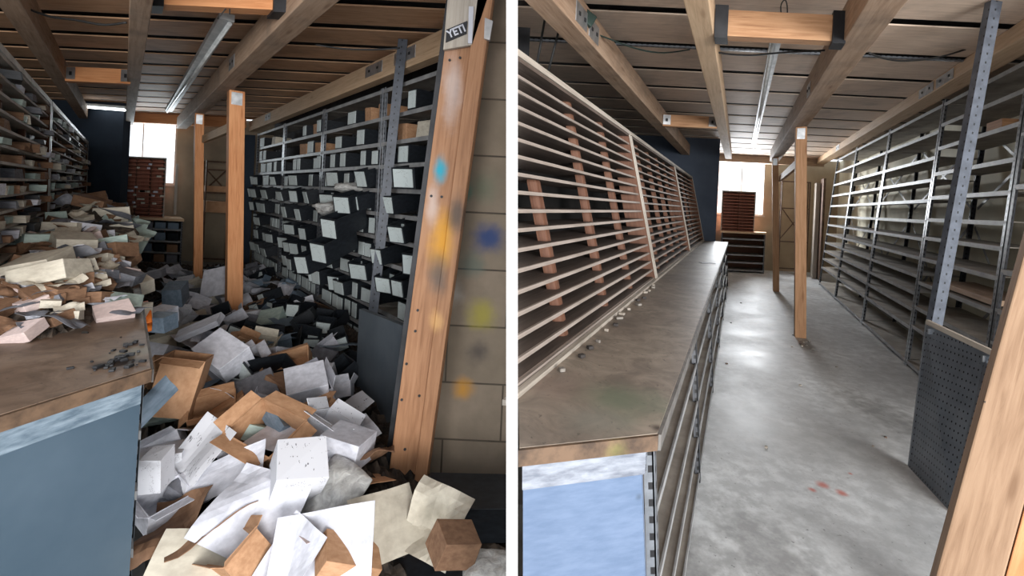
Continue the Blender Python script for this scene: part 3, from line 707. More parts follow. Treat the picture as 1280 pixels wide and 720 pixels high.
# big timber at the right edge of the cleared bay
y = 1.75
A, B = RR.at_y(1280, 318, y), RR.at_y(1196, 625, y); tt = to_floor(RR, (1280, 318), (1196, 625), y)
w = Vector((.22, -.2, 0)); dd = (A-B)/(A-B).z; tp = tt+dd*(DECK_R-.01)
e = empty('corner_timber', tt, 'thick leaning timber post at the right edge of cleared bay', 'post')
quad_slab((tp, tp+w*.55, tt+w*.55, tt), (.1, .11, 0), 'main_timber', 'fir_dull', parent=e, bevel=.006)
quad_slab((tp+w*.56, tp+w*.86, tt+w*.86, tt+w*.56), (.05, .055, 0), 'strip_timber', 'fir_orange', parent=e, bevel=.004)
for px, py in ((1264, 429), (1260, 461), (1233, 503), (1261, 565), (1228, 600), (1271, 565)):
    p = RR.at_y(px, py, y-.003); m = MB(); m.tube([p, p+Vector((0, .006, 0))], .006, 8); m.build('nail_hole', 'black_steel', e)

# ------------------------------------------------------------------ far end of the right bay
def back_base(rm, q0, q1, y0, y1, h, zs, label, m1='slot_divider'):
    e = empty('shelf_base', rm.P((q0+q1)/2, (y0+y1)/2, 0), label, 'cabinet')
    m = MB(); m.room(rm, q0-.02, q1+.02, y0-.03, y1, h-.05, h); m.build('worktop', 'beam_wood_pale', e, bevel=.004)
    for q in (q0, q1-.03):
        m = MB(); m.room(rm, q, q+.03, y0, y1, 0, h-.05); m.build('side_panel', 'rack_steel', e)
    m = MB(); m.room(rm, q0+.03, q1-.03, y1-.03, y1-.01, 0, h-.05); m.build('back_panel', m1, e)
    for z in zs:
        m = MB(); m.room(rm, q0+.03, q1-.03, y0, y1-.03, z, z+.02); s_ = m.build('shelf', 'shelf_dusty', e)
        m = MB(); m.room(rm, q0+.03, q1-.03, y0-.006, y0, z-.01, z+.03); m.build('front_lip', 'shelf_steel', s_)
    return e
def slot_cabinet(rm, q0, q1, y0, y1, z0, z1, n, nd, label):
    e = empty('slotted_cabinet', rm.P((q0+q1)/2, (y0+y1)/2, z0), label, 'cabinet')
    for q in (q0, q1-.025):
        m = MB(); m.room(rm, q, q+.025, y0, y1, z0, z1); m.build('side_panel', 'trim_pale', e)
    m = MB(); m.room(rm, q0, q1, y0, y1, z1, z1+.025); m.build('cabinet_top', 'trim_pale', e)
    m = MB(); m.room(rm, q0+.025, q1-.025, y1-.02, y1-.005, z0, z1); m.build('back_panel', 'red_cabinet', e)
    for i in range(n):
        z = z0+(z1-z0)*i/n; m = MB(); m.room(rm, q0+.025, q1-.025, y0, y1-.02, z+.001, z+.016); m.build('shelf', 'red_cabinet', e)
    for i in range(1, nd):
        q = q0+(q1-q0)*i/nd; m = MB(); m.room(rm, q-.008, q+.008, y0-.004, y1-.02, z0+.002, z1-.002); m.build('divider', 'slot_divider', e)
    return e
back_base(RR, -.44, .72, 11.7, 12.3, 1.07, [.05, .25, .45, .68, .86], 'empty open shelf base with pale worktop below the far window')
slot_cabinet(RR, -.47, .42, 11.75, 12.15, 1.071, 2.1, 13, 2, 'small red brown slotted cabinet before window in cleared bay')
def x_frame(rm, q0, q1, y, z1, lvls, label):
    e = empty('braced_frame_rack', rm.P((q0+q1)/2, y, 0), label, 'rack')
    for q in (q0, q1-.03):
        m = MB(); m.room(rm, q, q+.03, y, y+.03, 0, z1); m.build('upright', 'rust', e)
        m = MB(); m.room(rm, q, q+.03, y+.32, y+.35, 0, z1); m.build('upright', 'rust', e)
    for z in lvls:
        m = MB(); m.room(rm, q0+.03, q1-.03, y, y+.02, z, z+.03); m.build('rail', 'rust', e)
    for a, b in ((0, 1), (1, 0)):
        m = MB(); A = rm.P((q0, q1)[a], y+.36, lvls[1]); B = rm.P((q0, q1)[b], y+.36, lvls[2]+.1); m.bar(A, B, .025, .006, side=Vector((0, 0, 1))); m.build('cross_brace', 'rust', e)
    return e
x_frame(RR, 1.08, 1.84, 11.7, 2.45, [.15, .85, 1.72, 2.42], 'rusty cross braced frame rack against the far beige wall')
m = MB(); m.room(RR, 1.9, 2.0, 11.2, 11.5, 0, 2.4); tag(m.build('leaning_board', 'trim_pale', bevel=.004), 'tall narrow pale board standing beside the rusty frame rack', 'board')
m = MB(); m.room(RR, 2.02, 2.08, 10.9, 11.3, 0, 2.5); tag(m.build('leaning_board', 'rust', bevel=.004), 'tall dark brown board at the end of empty steel shelving', 'board')
# litter on the cleared floor
random.seed(11)
for i in range(26):
    if i < 14: px, py = random.gauss(1012, 8), random.gauss(431, 5)
    else: px, py = random.uniform(905, 1110), random.uniform(370, 600)
    p = RR.at_z(px, py, 0); m = MB(); s_ = random.uniform(.008, .022)
    m.box((0, 0, s_*.3), (s_*1.6, s_, s_*.6), Matrix.Translation(p) @ Euler((0, 0, random.uniform(0, 3))).to_matrix().to_4x4())
    tag(m.build('litter_scrap', random.choice(['soft_dust', 'trim_pale', 'gap_shade_scrap', 'rust']), bevel=.002),
        'tiny crumb of litter at the foot of nearest post in cleared aisle' if i < 14 else 'tiny crumb of litter scattered on the open floor of cleared aisle', 'scrap',
        'crumbs at the post foot' if i < 14 else 'crumbs on the cleared floor')

# ================================================================== LEFT BAY: far end
back_base(L, .08, 1.18, 8.7, 9.3, .93, [.05, .25, .47, .7], 'dark filled shelf base below the far window of cluttered bay')
slot_cabinet(L, -.05, .82, 8.8, 9.2, .931, 2.08, 15, 3, 'red brown slotted cabinet holding papers before window in cluttered bay')
x_frame(L, 1.6, 2.15, 8.8, 2.1, [.15, 1.45, 1.9, 2.06], 'braced frame rack behind the posts of the cluttered bay')
m = MB(); m.room(L, 2.2, 2.45, 8.5, 8.56, 0, 2.6); tag(m.build('dark_door_leaf', 'blue_wall_dark', bevel=.004), 'tall dark panel standing at the end of black bin shelving', 'panel')
m = MB(); m.room(L, 1.0, 1.05, 8.75, 8.8, 1.0, 2.0); tag(m.build('window_stay', 'trim_pale'), 'thin pale upright stick beside far window of cluttered bay', 'stick')

zsL = [.06, .27, .5, .73, .96, 1.19, 1.42, 1.65, 1.88, 2.1, 2.35]
ysV = [3.52, 4.4, 5.7, 7.1, 8.55]
lab = ['nearest bin shelving unit, beside the big painted timber', 'second nearest bin shelving unit packed with tumbling black bins', 'third bin shelving unit from the big painted timber', 'furthest bin shelving unit beside the tall dark panel']
for i in range(4):
    steel_unit(L, 2.50, .42, ysV[i]+.008, ysV[i+1]-.008, 2.64, zsL+[2.62], 0.0, lab[i], False)

# leaning perforated post, sheet panel and big timber
A = L.at_y(507, 20, 4.0); B = L.at_y(467, 385, 4.0); d = A-B
top = B+d*((DECK_L-.01-B.z)/d.z); bot = B-d*((B.z-.05)/d.z)
m = MB(); m.bar(bot, top, .085, .006, side=Vector((1, 0, 0))); m.bar(bot+Vector((-.04, .02, 0)), top+Vector((-.04, .02, 0)), .006, .04, side=Vector((1, 0, 0)))
tag(m.build('perforated_post', 'post_steel'), 'leaning perforated steel post in front of the black bins', 'post')
tl, tr = L.at_y(449, 386, 3.3), L.at_y(503, 407, 2.75)
bl = to_floor(L, (449, 386), (441, 560), 3.3); br = to_floor(L, (503, 407), (483, 600), 2.75)
quad_slab((tl, tr, br, bl), (.03, .02, 0), 'sheet_panel', 'slate_sheet', 'plain dark grey sheet panel standing left of the painted timber', 'panel')
y = 2.28
tt = to_floor(L, (556, 60), (482, 620), y); A, B = L.at_y(556, 60, y), L.at_y(482, 620, y); dd = (A-B)/(A-B).z; tp = tt+dd*(DECK_L-.01)
e = empty('painted_timber', tt, 'big orange timber post splashed with cyan and orange spray paint', 'post')
wB = L.at_y(529, 620, y)-L.at_y(482, 620, y); wB.z = 0
wT = L.at_y(588, 60, y)-L.at_y(556, 60, y); wT.z = 0
# main timber with its strip along the right edge
quad_slab((tp, tp+wT, tt+wB*.72, tt), (0, .1, 0), 'main_timber', 'timber_painted', parent=e, bevel=.006)
quad_slab((tp+wT+Vector((.002, -.03, 0)), tp+wT*1.65+Vector((.0, -.03, 0)), tt+wB*1.03+Vector((0, -.03, 0)), tt+wB*.73+Vector((0, -.03, 0))), (0, .12, 0), 'strip_timber', 'timber_painted', parent=e, bevel=.004)
m = MB(); m.bar(tt+Vector((-.018, .06, 0)), tp+Vector((-.018, .06, 0)), .03, .04, side=Vector((1, 0, 0))); m.build('dark_edge', 'black_steel', e)
for px, py in ((562, 75), (575, 72), (539, 245), (552, 246), (522, 388), (519, 414), (508, 455), (502, 500), (524, 495), (506, 562)):
    p = L.at_y(px, py, y-.004); m = MB(); m.tube([p, p+Vector((0, .006, 0))], .007, 8); m.build('nail_hole', 'black_steel', e)
# plywood gusset with sticker
a = [L.at_y(x, yy, y-.03) for x, yy in ((560, -6), (612, -10), (590, 56), (554, 62))]
g_ = quad_slab(a, (0, .022, 0), 'plywood_gusset', 'trim_pale', 'torn plywood gusset nailed at the top of the painted timber', 'board')
a = [L.at_y(x, yy, y-.036) for x, yy in ((586, 8), (592, 8), (590, 54), (585, 54))]
quad_slab(a, (0, .006, 0), 'torn_edge', 'white_card', parent=g_)
a = [L.at_y(x, yy, y-.0365) for x, yy in ((558, 37), (584, 26), (583, 42), (557, 53))]
st = quad_slab(a, (0, .005, 0), 'sticker', 'black_steel', 'small black sticker with white capital letters on the plywood gusset', 'sticker')
cu = bpy.data.curves.new('letters', 'FONT'); cu.body = 'YETI'; cu.align_x = 'CENTER'; cu.align_y = 'CENTER'; cu.size = .075; cu.extrude = .001; cu.offset = .0022
to = bpy.data.objects.new('tmp', cu); COL.objects.link(to); bpy.context.view_layer.update()
me = bpy.data.meshes.new_from_object(to.evaluated_get(bpy.context.evaluated_depsgraph_get())); bpy.data.objects.remove(to)
me.materials.append(MATS['white_card']); lo = bpy.data.objects.new('letters', me); COL.objects.link(lo); lo.parent = st
c = (a[0]+a[1]+a[2]+a[3])/4; ux = (a[1]-a[0]).normalized()
ang = math.atan2(ux.z, ux.x)
wid = (a[1]-a[0]).length; mw = max(v.co.x for v in me.vertices)-min(v.co.x for v in me.vertices); sc = wid*.84/mw; hh = (a[0]-a[3]).length; mh = max(v.co.y for v in me.vertices)-min(v.co.y for v in me.vertices)
lo.location = c+Vector((0, -.0022, 0))-WORLD[st.name]; lo.rotation_euler = Euler((R(90), 0, 0)); lo.rotation_euler = (Matrix.Rotation(-ang, 3, 'Y') @ Matrix.Rotation(R(90), 3, 'X')).to_euler(); lo.scale = (sc, hh*.62/mh, 1)
# steel bracket on top right of timber
a = [L.at_y(x, yy, y-.05) for x, yy in ((606, 22), (616, 26), (612, 50), (605, 48))]
quad_slab(a, (0, .02, 0), 'steel_bracket', 'zinc', 'small steel bracket beside the top of the painted timber', 'bracket')

# ================================================================== THE CONTENTS OF THE LEFT BAY
# shared meshes of about unit size
def mesh_of(name, mat, build):
    m = MB(); build(m); bmesh.ops.recalc_face_normals(m.bm, faces=m.bm.faces)
    me = bpy.data.meshes.new(name); m.bm.to_mesh(me); m.bm.free(); me.materials.append(MATS[mat]); return me
def bev(m, off):
    bmesh.ops.bevel(m.bm, geom=list(m.bm.edges), offset=off, segments=2, affect='EDGES', profile=.6)
def open_box(m, t=.03):
    m.box((0, 0, t/2), (1, 1, t)); m.box((-.5+t/2, 0, .5+t/2), (t, 1, 1-t)); m.box((.5-t/2, 0, .5+t/2), (t, 1, 1-t))
    m.box((0, -.5+t/2, .5+t/2), (1-2*t, t, 1-t)); m.box((0, .5-t/2, .5+t/2), (1-2*t, t, 1-t))
def closed_box(m):
    m.box((0, 0, .5), (1, 1, 1)); 
    for v in m.bm.verts: v.co += Vector((random.uniform(-.03, .03), random.uniform(-.03, .03), random.uniform(-.03, .03)))
    bev(m, .02)
def flap(m, L_=1, w=.45): m.hexa([Vector(p) for p in ((-.48, 0, 0), (.48, 0, 0), (.46, w, .03), (-.46, w, .0), (-.48, 0, .02), (.48, 0, .02), (.46, w, .05), (-.46, w, .02))])
def sheet(m, nx=8, ny=8, amp=.12, th=.012, seed=0):
    g = [[None]*(ny+1) for _ in range(nx+1)]; h = [[None]*(ny+1) for _ in range(nx+1)]
    for i in range(nx+1):
        for j in range(ny+1):
            x, y = i/nx-.5, j/ny-.5
            z = amp*(noise.noise(Vector((x*1.7+seed, y*1.7, seed*.7)))+.35*abs(x+y*.4))
            g[i][j] = m.bm.verts.new((x, y, z+.04)); h[i][j] = m.bm.verts.new((x, y, z+.04+th))
    for i in range(nx):
        for j in range(ny):
            m.bm.faces.new((g[i][j], g[i][j+1], g[i+1][j+1], g[i+1][j])); m.bm.faces.new((h[i][j], h[i+1][j], h[i+1][j+1], h[i][j+1]))
    for i in range(nx):
        m.bm.faces.new((g[i][0], g[i+1][0], h[i+1][0], h[i][0])); m.bm.faces.new((g[i+1][ny], g[i][ny], h[i][ny], h[i+1][ny]))
    for j in range(ny):
        m.bm.faces.new((g[0][j+1], g[0][j], h[0][j], h[0][j+1])); m.bm.faces.new((g[nx][j], g[nx][j+1], h[nx][j+1], h[nx][j]))
def lump(m, seed=0, sq=.6):
    bmesh.ops.create_icosphere(m.bm, subdivisions=4, radius=.5)
    for v in m.bm.verts:
        n_ = noise.noise(v.co*2.3+Vector((seed, 0, 0)))+.6*abs(noise.noise(v.co*5.5+Vector((0, seed, 0))))+.3*abs(noise.noise(v.co*12))
        v.co *= 1+.42*n_; v.co.z = v.co.z*sq+.3
random.seed(21)
SH = {}
for c in ('kraft', 'kraft_dark', 'white_card', 'cream_card', 'grey_card', 'blue_card', 'black_bin', 'printed_card', 'pink_card', 'teal_card'):
    SH['open', c] = mesh_of('open_carton', c, open_box); SH['closed', c] = mesh_of('carton', c, closed_box)
    SH['flap', c] = mesh_of('flap', c, flap); SH['sheet', c] = mesh_of('sheet', c, lambda m: sheet(m, seed=random.uniform(0, 50)))
    SH['sheet2', c] = mesh_of('sheet', c, lambda m: sheet(m, amp=.4, seed=random.uniform(0, 50)))
def pillow(m, n=16):
    top, bot = {}, {}
    for i in range(n+1):
        for j in range(n+1):
            x, y = i/n-.5, j/n-.5; b_ = (1-(2*x)**4)*(1-(2*y)**4); w = .05*noise.noise(Vector((x*5, y*5, 2)))+.025*noise.noise(Vector((x*14, y*14, 7)))
            top[i, j] = m.bm.verts.new((x*(1-.06*abs(2*y)**2), y*(1-.08*abs(2*x)**2), .02+b_*(.16+w)+.03*w)); bot[i, j] = m.bm.verts.new((x*(1-.06*abs(2*y)**2), y*(1-.08*abs(2*x)**2), -b_*.05+.03*w))
    for i in range(n):
        for j in range(n):
            m.bm.faces.new((top[i, j], top[i+1, j], top[i+1, j+1], top[i, j+1])); m.bm.faces.new((bot[i, j], bot[i, j+1], bot[i+1, j+1], bot[i+1, j]))
        for t in ((i, 0, i+1, 0), (i, n, i+1, n), (0, i, 0, i+1), (n, i, n, i+1)): m.bm.faces.new((top[t[0], t[1]], top[t[2], t[3]], bot[t[2], t[3]], bot[t[0], t[1]]))
SH['bag', 2] = mesh_of('bag', 'poly_bag', pillow)
for p_ in SH['bag', 2].polygons: p_.use_smooth = True
SH['tape'] = mesh_of('tape', 'pink_card', lambda m: m.box((0, 0, 1.004), (.14, 1.01, .012)))
SH['tag'] = mesh_of('label_card', 'label_card', lambda m: m.box((0, -.51, .5), (.82, .02, .86)))
SH['bag', 0] = mesh_of('bag', 'poly_bag', lambda m: lump(m, 3)); SH['bag', 1] = mesh_of('bag', 'debris_brown', lambda m: lump(m, 9))
for k in (('bag', 0), ('bag', 1)):
    for p in SH[k].polygons: p.use_smooth = True

def put(name, me, loc, rot, scale, parent=None):
    o = bpy.data.objects.new(name, me); COL.objects.link(o)
    if parent is not None: o.parent = parent
    o.location = loc; o.rotation_euler = rot; o.scale = scale; return o
CN = {'kraft': 'brown cardboard', 'kraft_dark': 'dark brown cardboard', 'white_card': 'white cardboard', 'cream_card': 'cream cardboard', 'grey_card': 'grey', 'blue_card': 'blue grey',
      'black_bin': 'black', 'printed_card': 'printed white', 'pink_card': 'pinkish', 'teal_card': 'pale teal'}
def carton(kind, col, loc, rot, dims, label, group=None, flaps=4, tape=False, cat='box'):
    """kind open / closed; flaps splay from the rim of an open carton"""
    name = 'open_carton' if kind == 'open' else 'carton'
    if kind == 'open' and flaps or tape:
        e = empty(name, loc, label, cat, group); e.rotation_euler = rot
        put('carton_body', SH[kind, col], (0, 0, 0), (0, 0, 0), dims, e)
        if kind == 'open':
            for i in range(flaps):
                a = i*math.pi/2; hx = dims[0]/2 if i % 2 else dims[1]/2; ln = dims[0] if i % 2 == 0 else dims[1]
                p = Vector((0, hx, dims[2]-.004)); p.rotate(Euler((0, 0, a)))
                fl = put('flap', SH['flap', col], p, (0, 0, 0), (ln, min(dims[0], dims[1]), 1), e)
                fl.rotation_euler = (Matrix.Rotation(a, 3, 'Z') @ Matrix.Rotation(random.uniform(-.9, 1.2), 3, 'X')).to_euler(); fl.scale = (ln, min(dims[0], dims[1])*.7, .12)
        if tape: put('tape', SH['tape'], (0, 0, 0), (0, 0, 0), dims, e)
        return e
    o = put('small_carton' if 'crammed' in label else name, SH[kind, col], loc, rot, dims); tag(o, label, cat, group); return o
def bin_(loc, rot, dims, label, group=None, col='black_bin'):
    e = empty('parts_bin', loc, label, 'bin', group); e.rotation_euler = rot
    put('bin_body', SH['open', col], (0, 0, 0), (0, 0, 0), dims, e); put('label_card', SH['tag'], (0, 0, 0), (0, 0, 0), dims, e); return e

# --- bins on the shelving: fronts face the aisle (towards -q)
angL = math.atan2(L.k, 1)                 # aisle direction in plan
faceL = -(math.pi/2)-angL                 # turn so that the bin's front (-Y) looks across the aisle
baynames = ['nearest', 'second', 'third', 'furthest']
allz = zsL+[2.62]
random.seed(5)
for b in range(4):
    y0, y1 = ysV[b]+.06, ysV[b+1]-.06
    run = math.hypot(1, L.k)
    for si, z in enumerate(allz[:-1]):
        level = len(allz)-2-si           # 0 = the uppermost
        gap = allz[si+1]-z
        y = y0+.05; n = 0
        while y < y1-.02:
            w = random.choice([.15, .17, .2, .26])
            dy = w/run
            if level <= 2: pr = .45 if level else .3
            else: pr = .93
            if random.random() < pr and y+dy < y1+.02:
                hgt = min(gap-.05, random.choice([.15, .165, .175])); dep = .33
                out = random.uniform(0, .03) if level < 3 or level > 8 else random.choice([0, .02, .05, .14, .2])
                tilt = 0 if out < .1 else random.uniform(.12, .3)
                yaw = random.uniform(.0, .1) if out < .1 else random.uniform(.05, .5)
                col = 'black_bin' if level > 1 or random.random() < .4 else random.choice(['kraft', 'cream_card', 'kraft'])
                p = L.P(2.53+.19*1.0-out, y+dy/2, z+.003+(math.sin(tilt)*dep*.5))
                n += 1
                pos = ['first', 'second', 'third', 'fourth', 'fifth', 'sixth', 'seventh', 'eighth', 'ninth', 'tenth', 'eleventh', 'twelfth', 'last'][min(n-1, 12)]
                lb = f"{'black' if col == 'black_bin' else 'brown'} bin, {pos} from the right on {ORD[level]} filled shelf of {baynames[b]} bin unit"
                if col == 'black_bin': bin_(p, (tilt, 0, faceL+yaw+math.pi*0), (w*.93, dep, hgt), lb, 'black bins on the steel shelving')
                else: carton('closed', col, p, (0, 0, faceL+yaw), (w*.93, dep*.8, hgt*.9), lb.replace('black bin', 'brown carton').replace('brown bin', 'brown carton'), 'cartons on the upper steel shelves')
                # a spilled bag on a protruding bin
            y += dy+.004
# --- small cartons in the slotted racks of the left bay
random.seed(9)
zL = [BT+.012+(2.2-BT-.012-.014)*i/14+.013 for i in range(14)]
cols = ['white_card', 'cream_card', 'teal_card', 'grey_card', 'grey_card', 'kraft_dark', 'kraft_dark', 'black_bin']
cnt = 0
for sec, (a, b, divs) in enumerate(((2.2, 3.62, [2.47, 3.09]), (3.8, 7.4, [4.52, 5.32, 6.02, 6.82]))):
    for i, z in enumerate(zL):
        y = a; k = 0
        while y < b:
            w = random.choice([.09, .12, .16]) if sec == 0 else random.choice([.16, .24, .34])
            if any(d-.03 < y+w/2/1.32 < d+.05 or (y < d < y+w/1.32) for d in divs): y += .06; continue
            if random.random() < .6:
                k += 1; c = random.choice(cols); hh = .066*random.uniform(.45, .9)
                out = random.choice([-.06, -.03, 0, 0, .01, .05])
                p = L.P(LQ-.02*(z-BT)-.12+out, y+w/2/1.32, z+.0015)
                row = 13-i
                lb = f"small {CN[c].split()[0]} carton, {['first','second','third','fourth','fifth','sixth','seventh','eighth','ninth','tenth','eleventh','twelfth','thirteenth','fourteenth','fifteenth'][min(k-1,14)]} along {ORD[row]} slot row of {'near' if sec == 0 else 'far'} crammed rack"
                carton('closed', c, p, (0, 0, math.pi/2-angL+random.uniform(-.15, .15)), (w*.86, .2, hh), lb, 'small cartons in the crammed slotted rack', cat='box'); cnt += 1
            y += w/1.32+.012
# --- papers in the red cabinet and boxes in the base below the far window
random.seed(4)
for i in range(22):
    q = random.uniform(.02, .72); lv = random.randrange(2, 14); z = .931+(2.08-.931)*lv/15+.018
    w = random.uniform(.07, .16)
    if abs(q+w/2-.24) < w/2+.03 or abs(q+w/2-.53) < w/2+.03: q += .0; w = .06
    m = MB(); m.room(L, q, q+w, 8.79, 9.0, z, z+.035); tag(m.build('paper_stack', 'cream_card' if i % 3 else 'white_card'), 'small pale paper stack in a slot of the red brown cabinet', 'paper', 'paper stacks in the red cabinet')
for i, z in enumerate((.07, .27, .49, .72)):
    for j in range(4):
        q = .14+j*.25; m = MB(); m.room(L, q, q+.21, 8.68, 9.15, z+.004, z+.004+(.15 if i < 3 else .12))
        c = ['blue_card', 'grey_card', 'black_bin', 'blue_card', 'kraft_dark'][(i*3+j*2) % 5]
        tag(m.build('storage_box', c, bevel=.006), f"{CN[c]} box, {['first','second','third','fourth'][j]} from left on {['lowest','second lowest','third lowest','uppermost'][i]} shelf of far base", 'box', 'boxes in the far shelf base')
m = MB(); m.room(L, 1.63, 2.12, 8.83, 9.1, 1.482, 1.6); tag(m.build('flat_carton', 'kraft', bevel=.005), 'flat brown carton lying on the braced frame rack', 'box')
m = MB(); m.room(L, 1.62, 2.14, 8.75, 9.1, 1.08, 1.3); tag(m.build('wide_carton', 'kraft', bevel=.005), 'wide brown carton behind the orange posts', 'box')

# --- heap
def mound(q, y):
    v = .10+.10*math.exp(-((q-2.35)/.55)**2)+.16*math.exp(-((q-.9)/.5)**2-((y-3.2)/1.3)**2)
    v += .12*math.exp(-((y-2.2)/.6)**2)*max(0, 1-abs(q-.9))
    v *= min(1, max(.12, (y-1.5)/.6+(1.3-q)*1.5))
    return v+.05*noise.noise(Vector((q*2.5, y*2.5, 0)))
def mound_mesh(name, rm, q0, q1, y0, y1, nq, ny, hf, z_base, mat, amp, clip=False):
    m = MB(); G = []
    for i in range(nq+1):
        row = []
        for j in range(ny+1):
            q = q0+(q1-q0)*i/nq; y = y0+(y1-y0)*j/ny
            p = rm.P(q, y, 0)
            if clip and p.x > .045: p.x = .045
            ed = min(1, i/2, (nq-i)/2, j/2, (ny-j)/2)
            z = z_base-.018+ed*(.022+hf(q, y)+amp*.5*abs(noise.noise(Vector((q*11, y*11, 3))))+amp*.7*noise.noise(Vector((q*27, y*27, 5))))
            p.z = max(z, z_base-.018); row.append(m.bm.verts.new(p))
        G.append(row)
    for i in range(nq):
        for j in range(ny): m.bm.faces.new((G[i][j], G[i+1][j], G[i+1][j+1], G[i][j+1]))
    return m.build(name, mat)
o = mound_mesh('debris_layer', L, .16, 2.48, 1.3, 8.3, 90, 220, mound, 0, 'debris', .09, True)
tag(o, 'dark crumpled packaging debris covering the floor under the heap', 'debris', kind='stuff')
def bmound(q, y):
    s = min(1, max(0, (y-(1.72+max(0, q+.3)*1.3))/.5)); e_ = min(1, max(0, (7.5-y)/.5))
    return -.035*(1-s)+s*e_*(.03+.2*min(1, max(0, (.08-q)/.35))*(.5+.5*min(1, (y-2)/2))+.16*math.exp(-((y-4.2)/.9)**2))
o = mound_mesh('bench_debris', L, LQ+.03, .1, 1.7, 7.5, 34, 170, bmound, BT, 'debris_brown', .06)
tag(o, 'brown crumpled litter covering the cluttered workbench', 'debris', kind='stuff')

def zone(px, py):
    if px < 250: return 'beside the dark blue bench end' if py > 430 else 'along the cluttered bench front'
    if py < 400: return 'around the two orange posts' if px < 330 else 'at the foot of the bin shelving'
    if px > 380: return 'before the dark sheet panel' if py < 560 else 'in front of the painted timber'
    return 'in the middle of the aisle' if py < 520 else 'in the near foreground'
def on_heap(px, py, lift=0.02):
    z = .2
    for _ in range(6):
        p = L.at_z(px, py, z); z = mound(L.S(p), p.y)+lift
    return L.at_z(px, py, z)
random.seed(31)
HC = {'kraft': 2.4, 'kraft_dark': 1.5, 'white_card': 3, 'cream_card': 1.2, 'grey_card': 1.5, 'blue_card': 2, 'black_bin': 4, 'teal_card': .7, 'printed_card': 1}
rows = [(345, 14), (354, 15), (364, 16), (375, 17), (387, 19), (400, 21), (414, 23), (430, 26), (447, 29), (466, 32), (487, 35), (510, 38), (534, 41), (560, 44), (588, 47), (618, 50), (650, 54), (684, 58), (715, 62)]
k = 0
for py, st_ in rows:
    xl = 195 if py < 450 else 188
    xr = min(155+1.56*(py-230), 446)
    if py > 560: xr = 470
    x = xl+random.uniform(0, st_)
    while x < xr:
        px, yy = x+random.uniform(-4, 4), py+random.uniform(-6, 6)
        p = on_heap(px, yy, .0)
        if p.x > -.12: x += st_; continue
        # blacks gather to the right near the shelving
        wts = dict(HC)
        if px > 330 and py < 520: wts['black_bin'] = 14; wts['grey_card'] = 3; wts['kraft'] = 1.5
        if py > 540:
            wts.update(white_card=4, printed_card=1.5, black_bin=0, blue_card=.4, kraft_dark=2.5, grey_card=1)
            if px > 225 and random.random() < .5: x += st_; continue
        if px < 330 and py < 420: wts['blue_card'] = 3; wts['white_card'] = 8; wts['black_bin'] = 1.5
        c = random.choices(list(wts), list(wts.values()))[0]
        s = st_*p.y/F*random.uniform(.9, 1.3)
        rot = (random.uniform(-.55, .55), random.uniform(-.55, .55), random.uniform(0, 6.28))
        if c == 'black_bin': rot = (random.uniform(-.3, .7), random.uniform(-.4, .4), random.gauss(-.2, .7))
        zn = zone(px, yy); r_ = random.random()
        p.z += .03
        if c == 'black_bin':
            bin_(p, rot, (s*.75, s*1.25, s*.65), 'black labelled bin tumbled '+zn, 'black bins tumbled '+zn)
        elif r_ < .36: carton('closed', c, p, rot, (s*random.uniform(.8, 1.2), s*random.uniform(.6, 1), s*random.uniform(.3, .7)), CN[c]+' closed carton tumbled '+zn, CN[c]+' closed cartons '+zn)
        elif r_ < .66: carton('open', c, p, rot, (s*random.uniform(.8, 1.1), s*random.uniform(.7, 1), s*random.uniform(.4, .7)), CN[c]+' open carton with splayed flaps '+zn, CN[c]+' open cartons '+zn, flaps=4 if s > .12 else 2)
        else:
            o = put('cardboard_sheet', SH[random.choice(['sheet', 'sheet2']), c], p+Vector((0, 0, .05)), rot, (s*1.3, s*1.0, s*.8)); tag(o, CN[c]+' bent sheet lying '+zn, 'sheet', CN[c]+' sheets '+zn)
        k += 1; x += st_*random.uniform(.8, 1.1)

# --- things that can be picked out in the heap, largest first: kind, colour, px, py, lift, width, depth, height, rot, label
def hero(kind, col, px, py, y, dims, rot, label, flaps=4, tape=False):
    if y < 2.5 and py > 540 and col != 'black_bin': y *= .94
    p = L.at_y(px, py, y)
    if kind in ('open', 'closed'): return carton(kind, col, p, rot, dims, label, flaps=flaps, tape=tape)
    if kind == 'bin': return bin_(p, rot, dims, label)
    o = put({'sheet': 'cardboard_sheet', 'sheet2': 'crumpled_sheet', 'bag': 'plastic_bag'}[kind], SH[kind, col], p, rot, dims); tag(o, label, {'bag': 'bag'}.get(kind, 'sheet')); return o
D = R
hero('open', 'kraft', 214, 515, 2.45, (.2, .2, .3), (D(-8), D(12), D(20)), 'tall brown carton with torn open top beside the bench end', 3)
hero('closed', 'white_card', 284, 452, 2.95, (.3, .2, .14), (D(30), D(14), D(-25)), 'large white lidded carton tilted in the middle of the heap')
hero('closed', 'grey_card', 292, 468, 3.0, (.36, .22, .07), (D(10), D(16), D(-22)), 'long dark grey drawer under the large white carton')
hero('open', 'kraft', 268, 528, 2.5, (.22, .17, .13), (D(18), D(-6), D(30)), 'small brown carton with lifted flaps below the white carton', 3)
hero('open', 'kraft', 340, 562, 2.35, (.3, .22, .17), (D(24), D(10), D(-20)), 'large brown open carton in front of the dark debris')
hero('closed', 'white_card', 385, 500, 2.75, (.22, .22, .19), (D(22), D(-8), D(28)), 'white carton with printed side near the grey sheet panel')
hero('open', 'kraft', 362, 462, 3.1, (.3, .16, .1), (D(30), D(-16), D(18)), 'low brown carton wedged above the white carton', 2)
hero('sheet', 'teal_card', 362, 500, 2.8, (.22, .15, .1), (D(26), D(-14), D(20)), 'pale green flat card lying left of printed white carton')
hero('closed', 'printed_card', 366, 604, 2.05, (.2, .18, .17), (D(28), D(10), D(30)), 'white parcel with grey print in the near foreground')
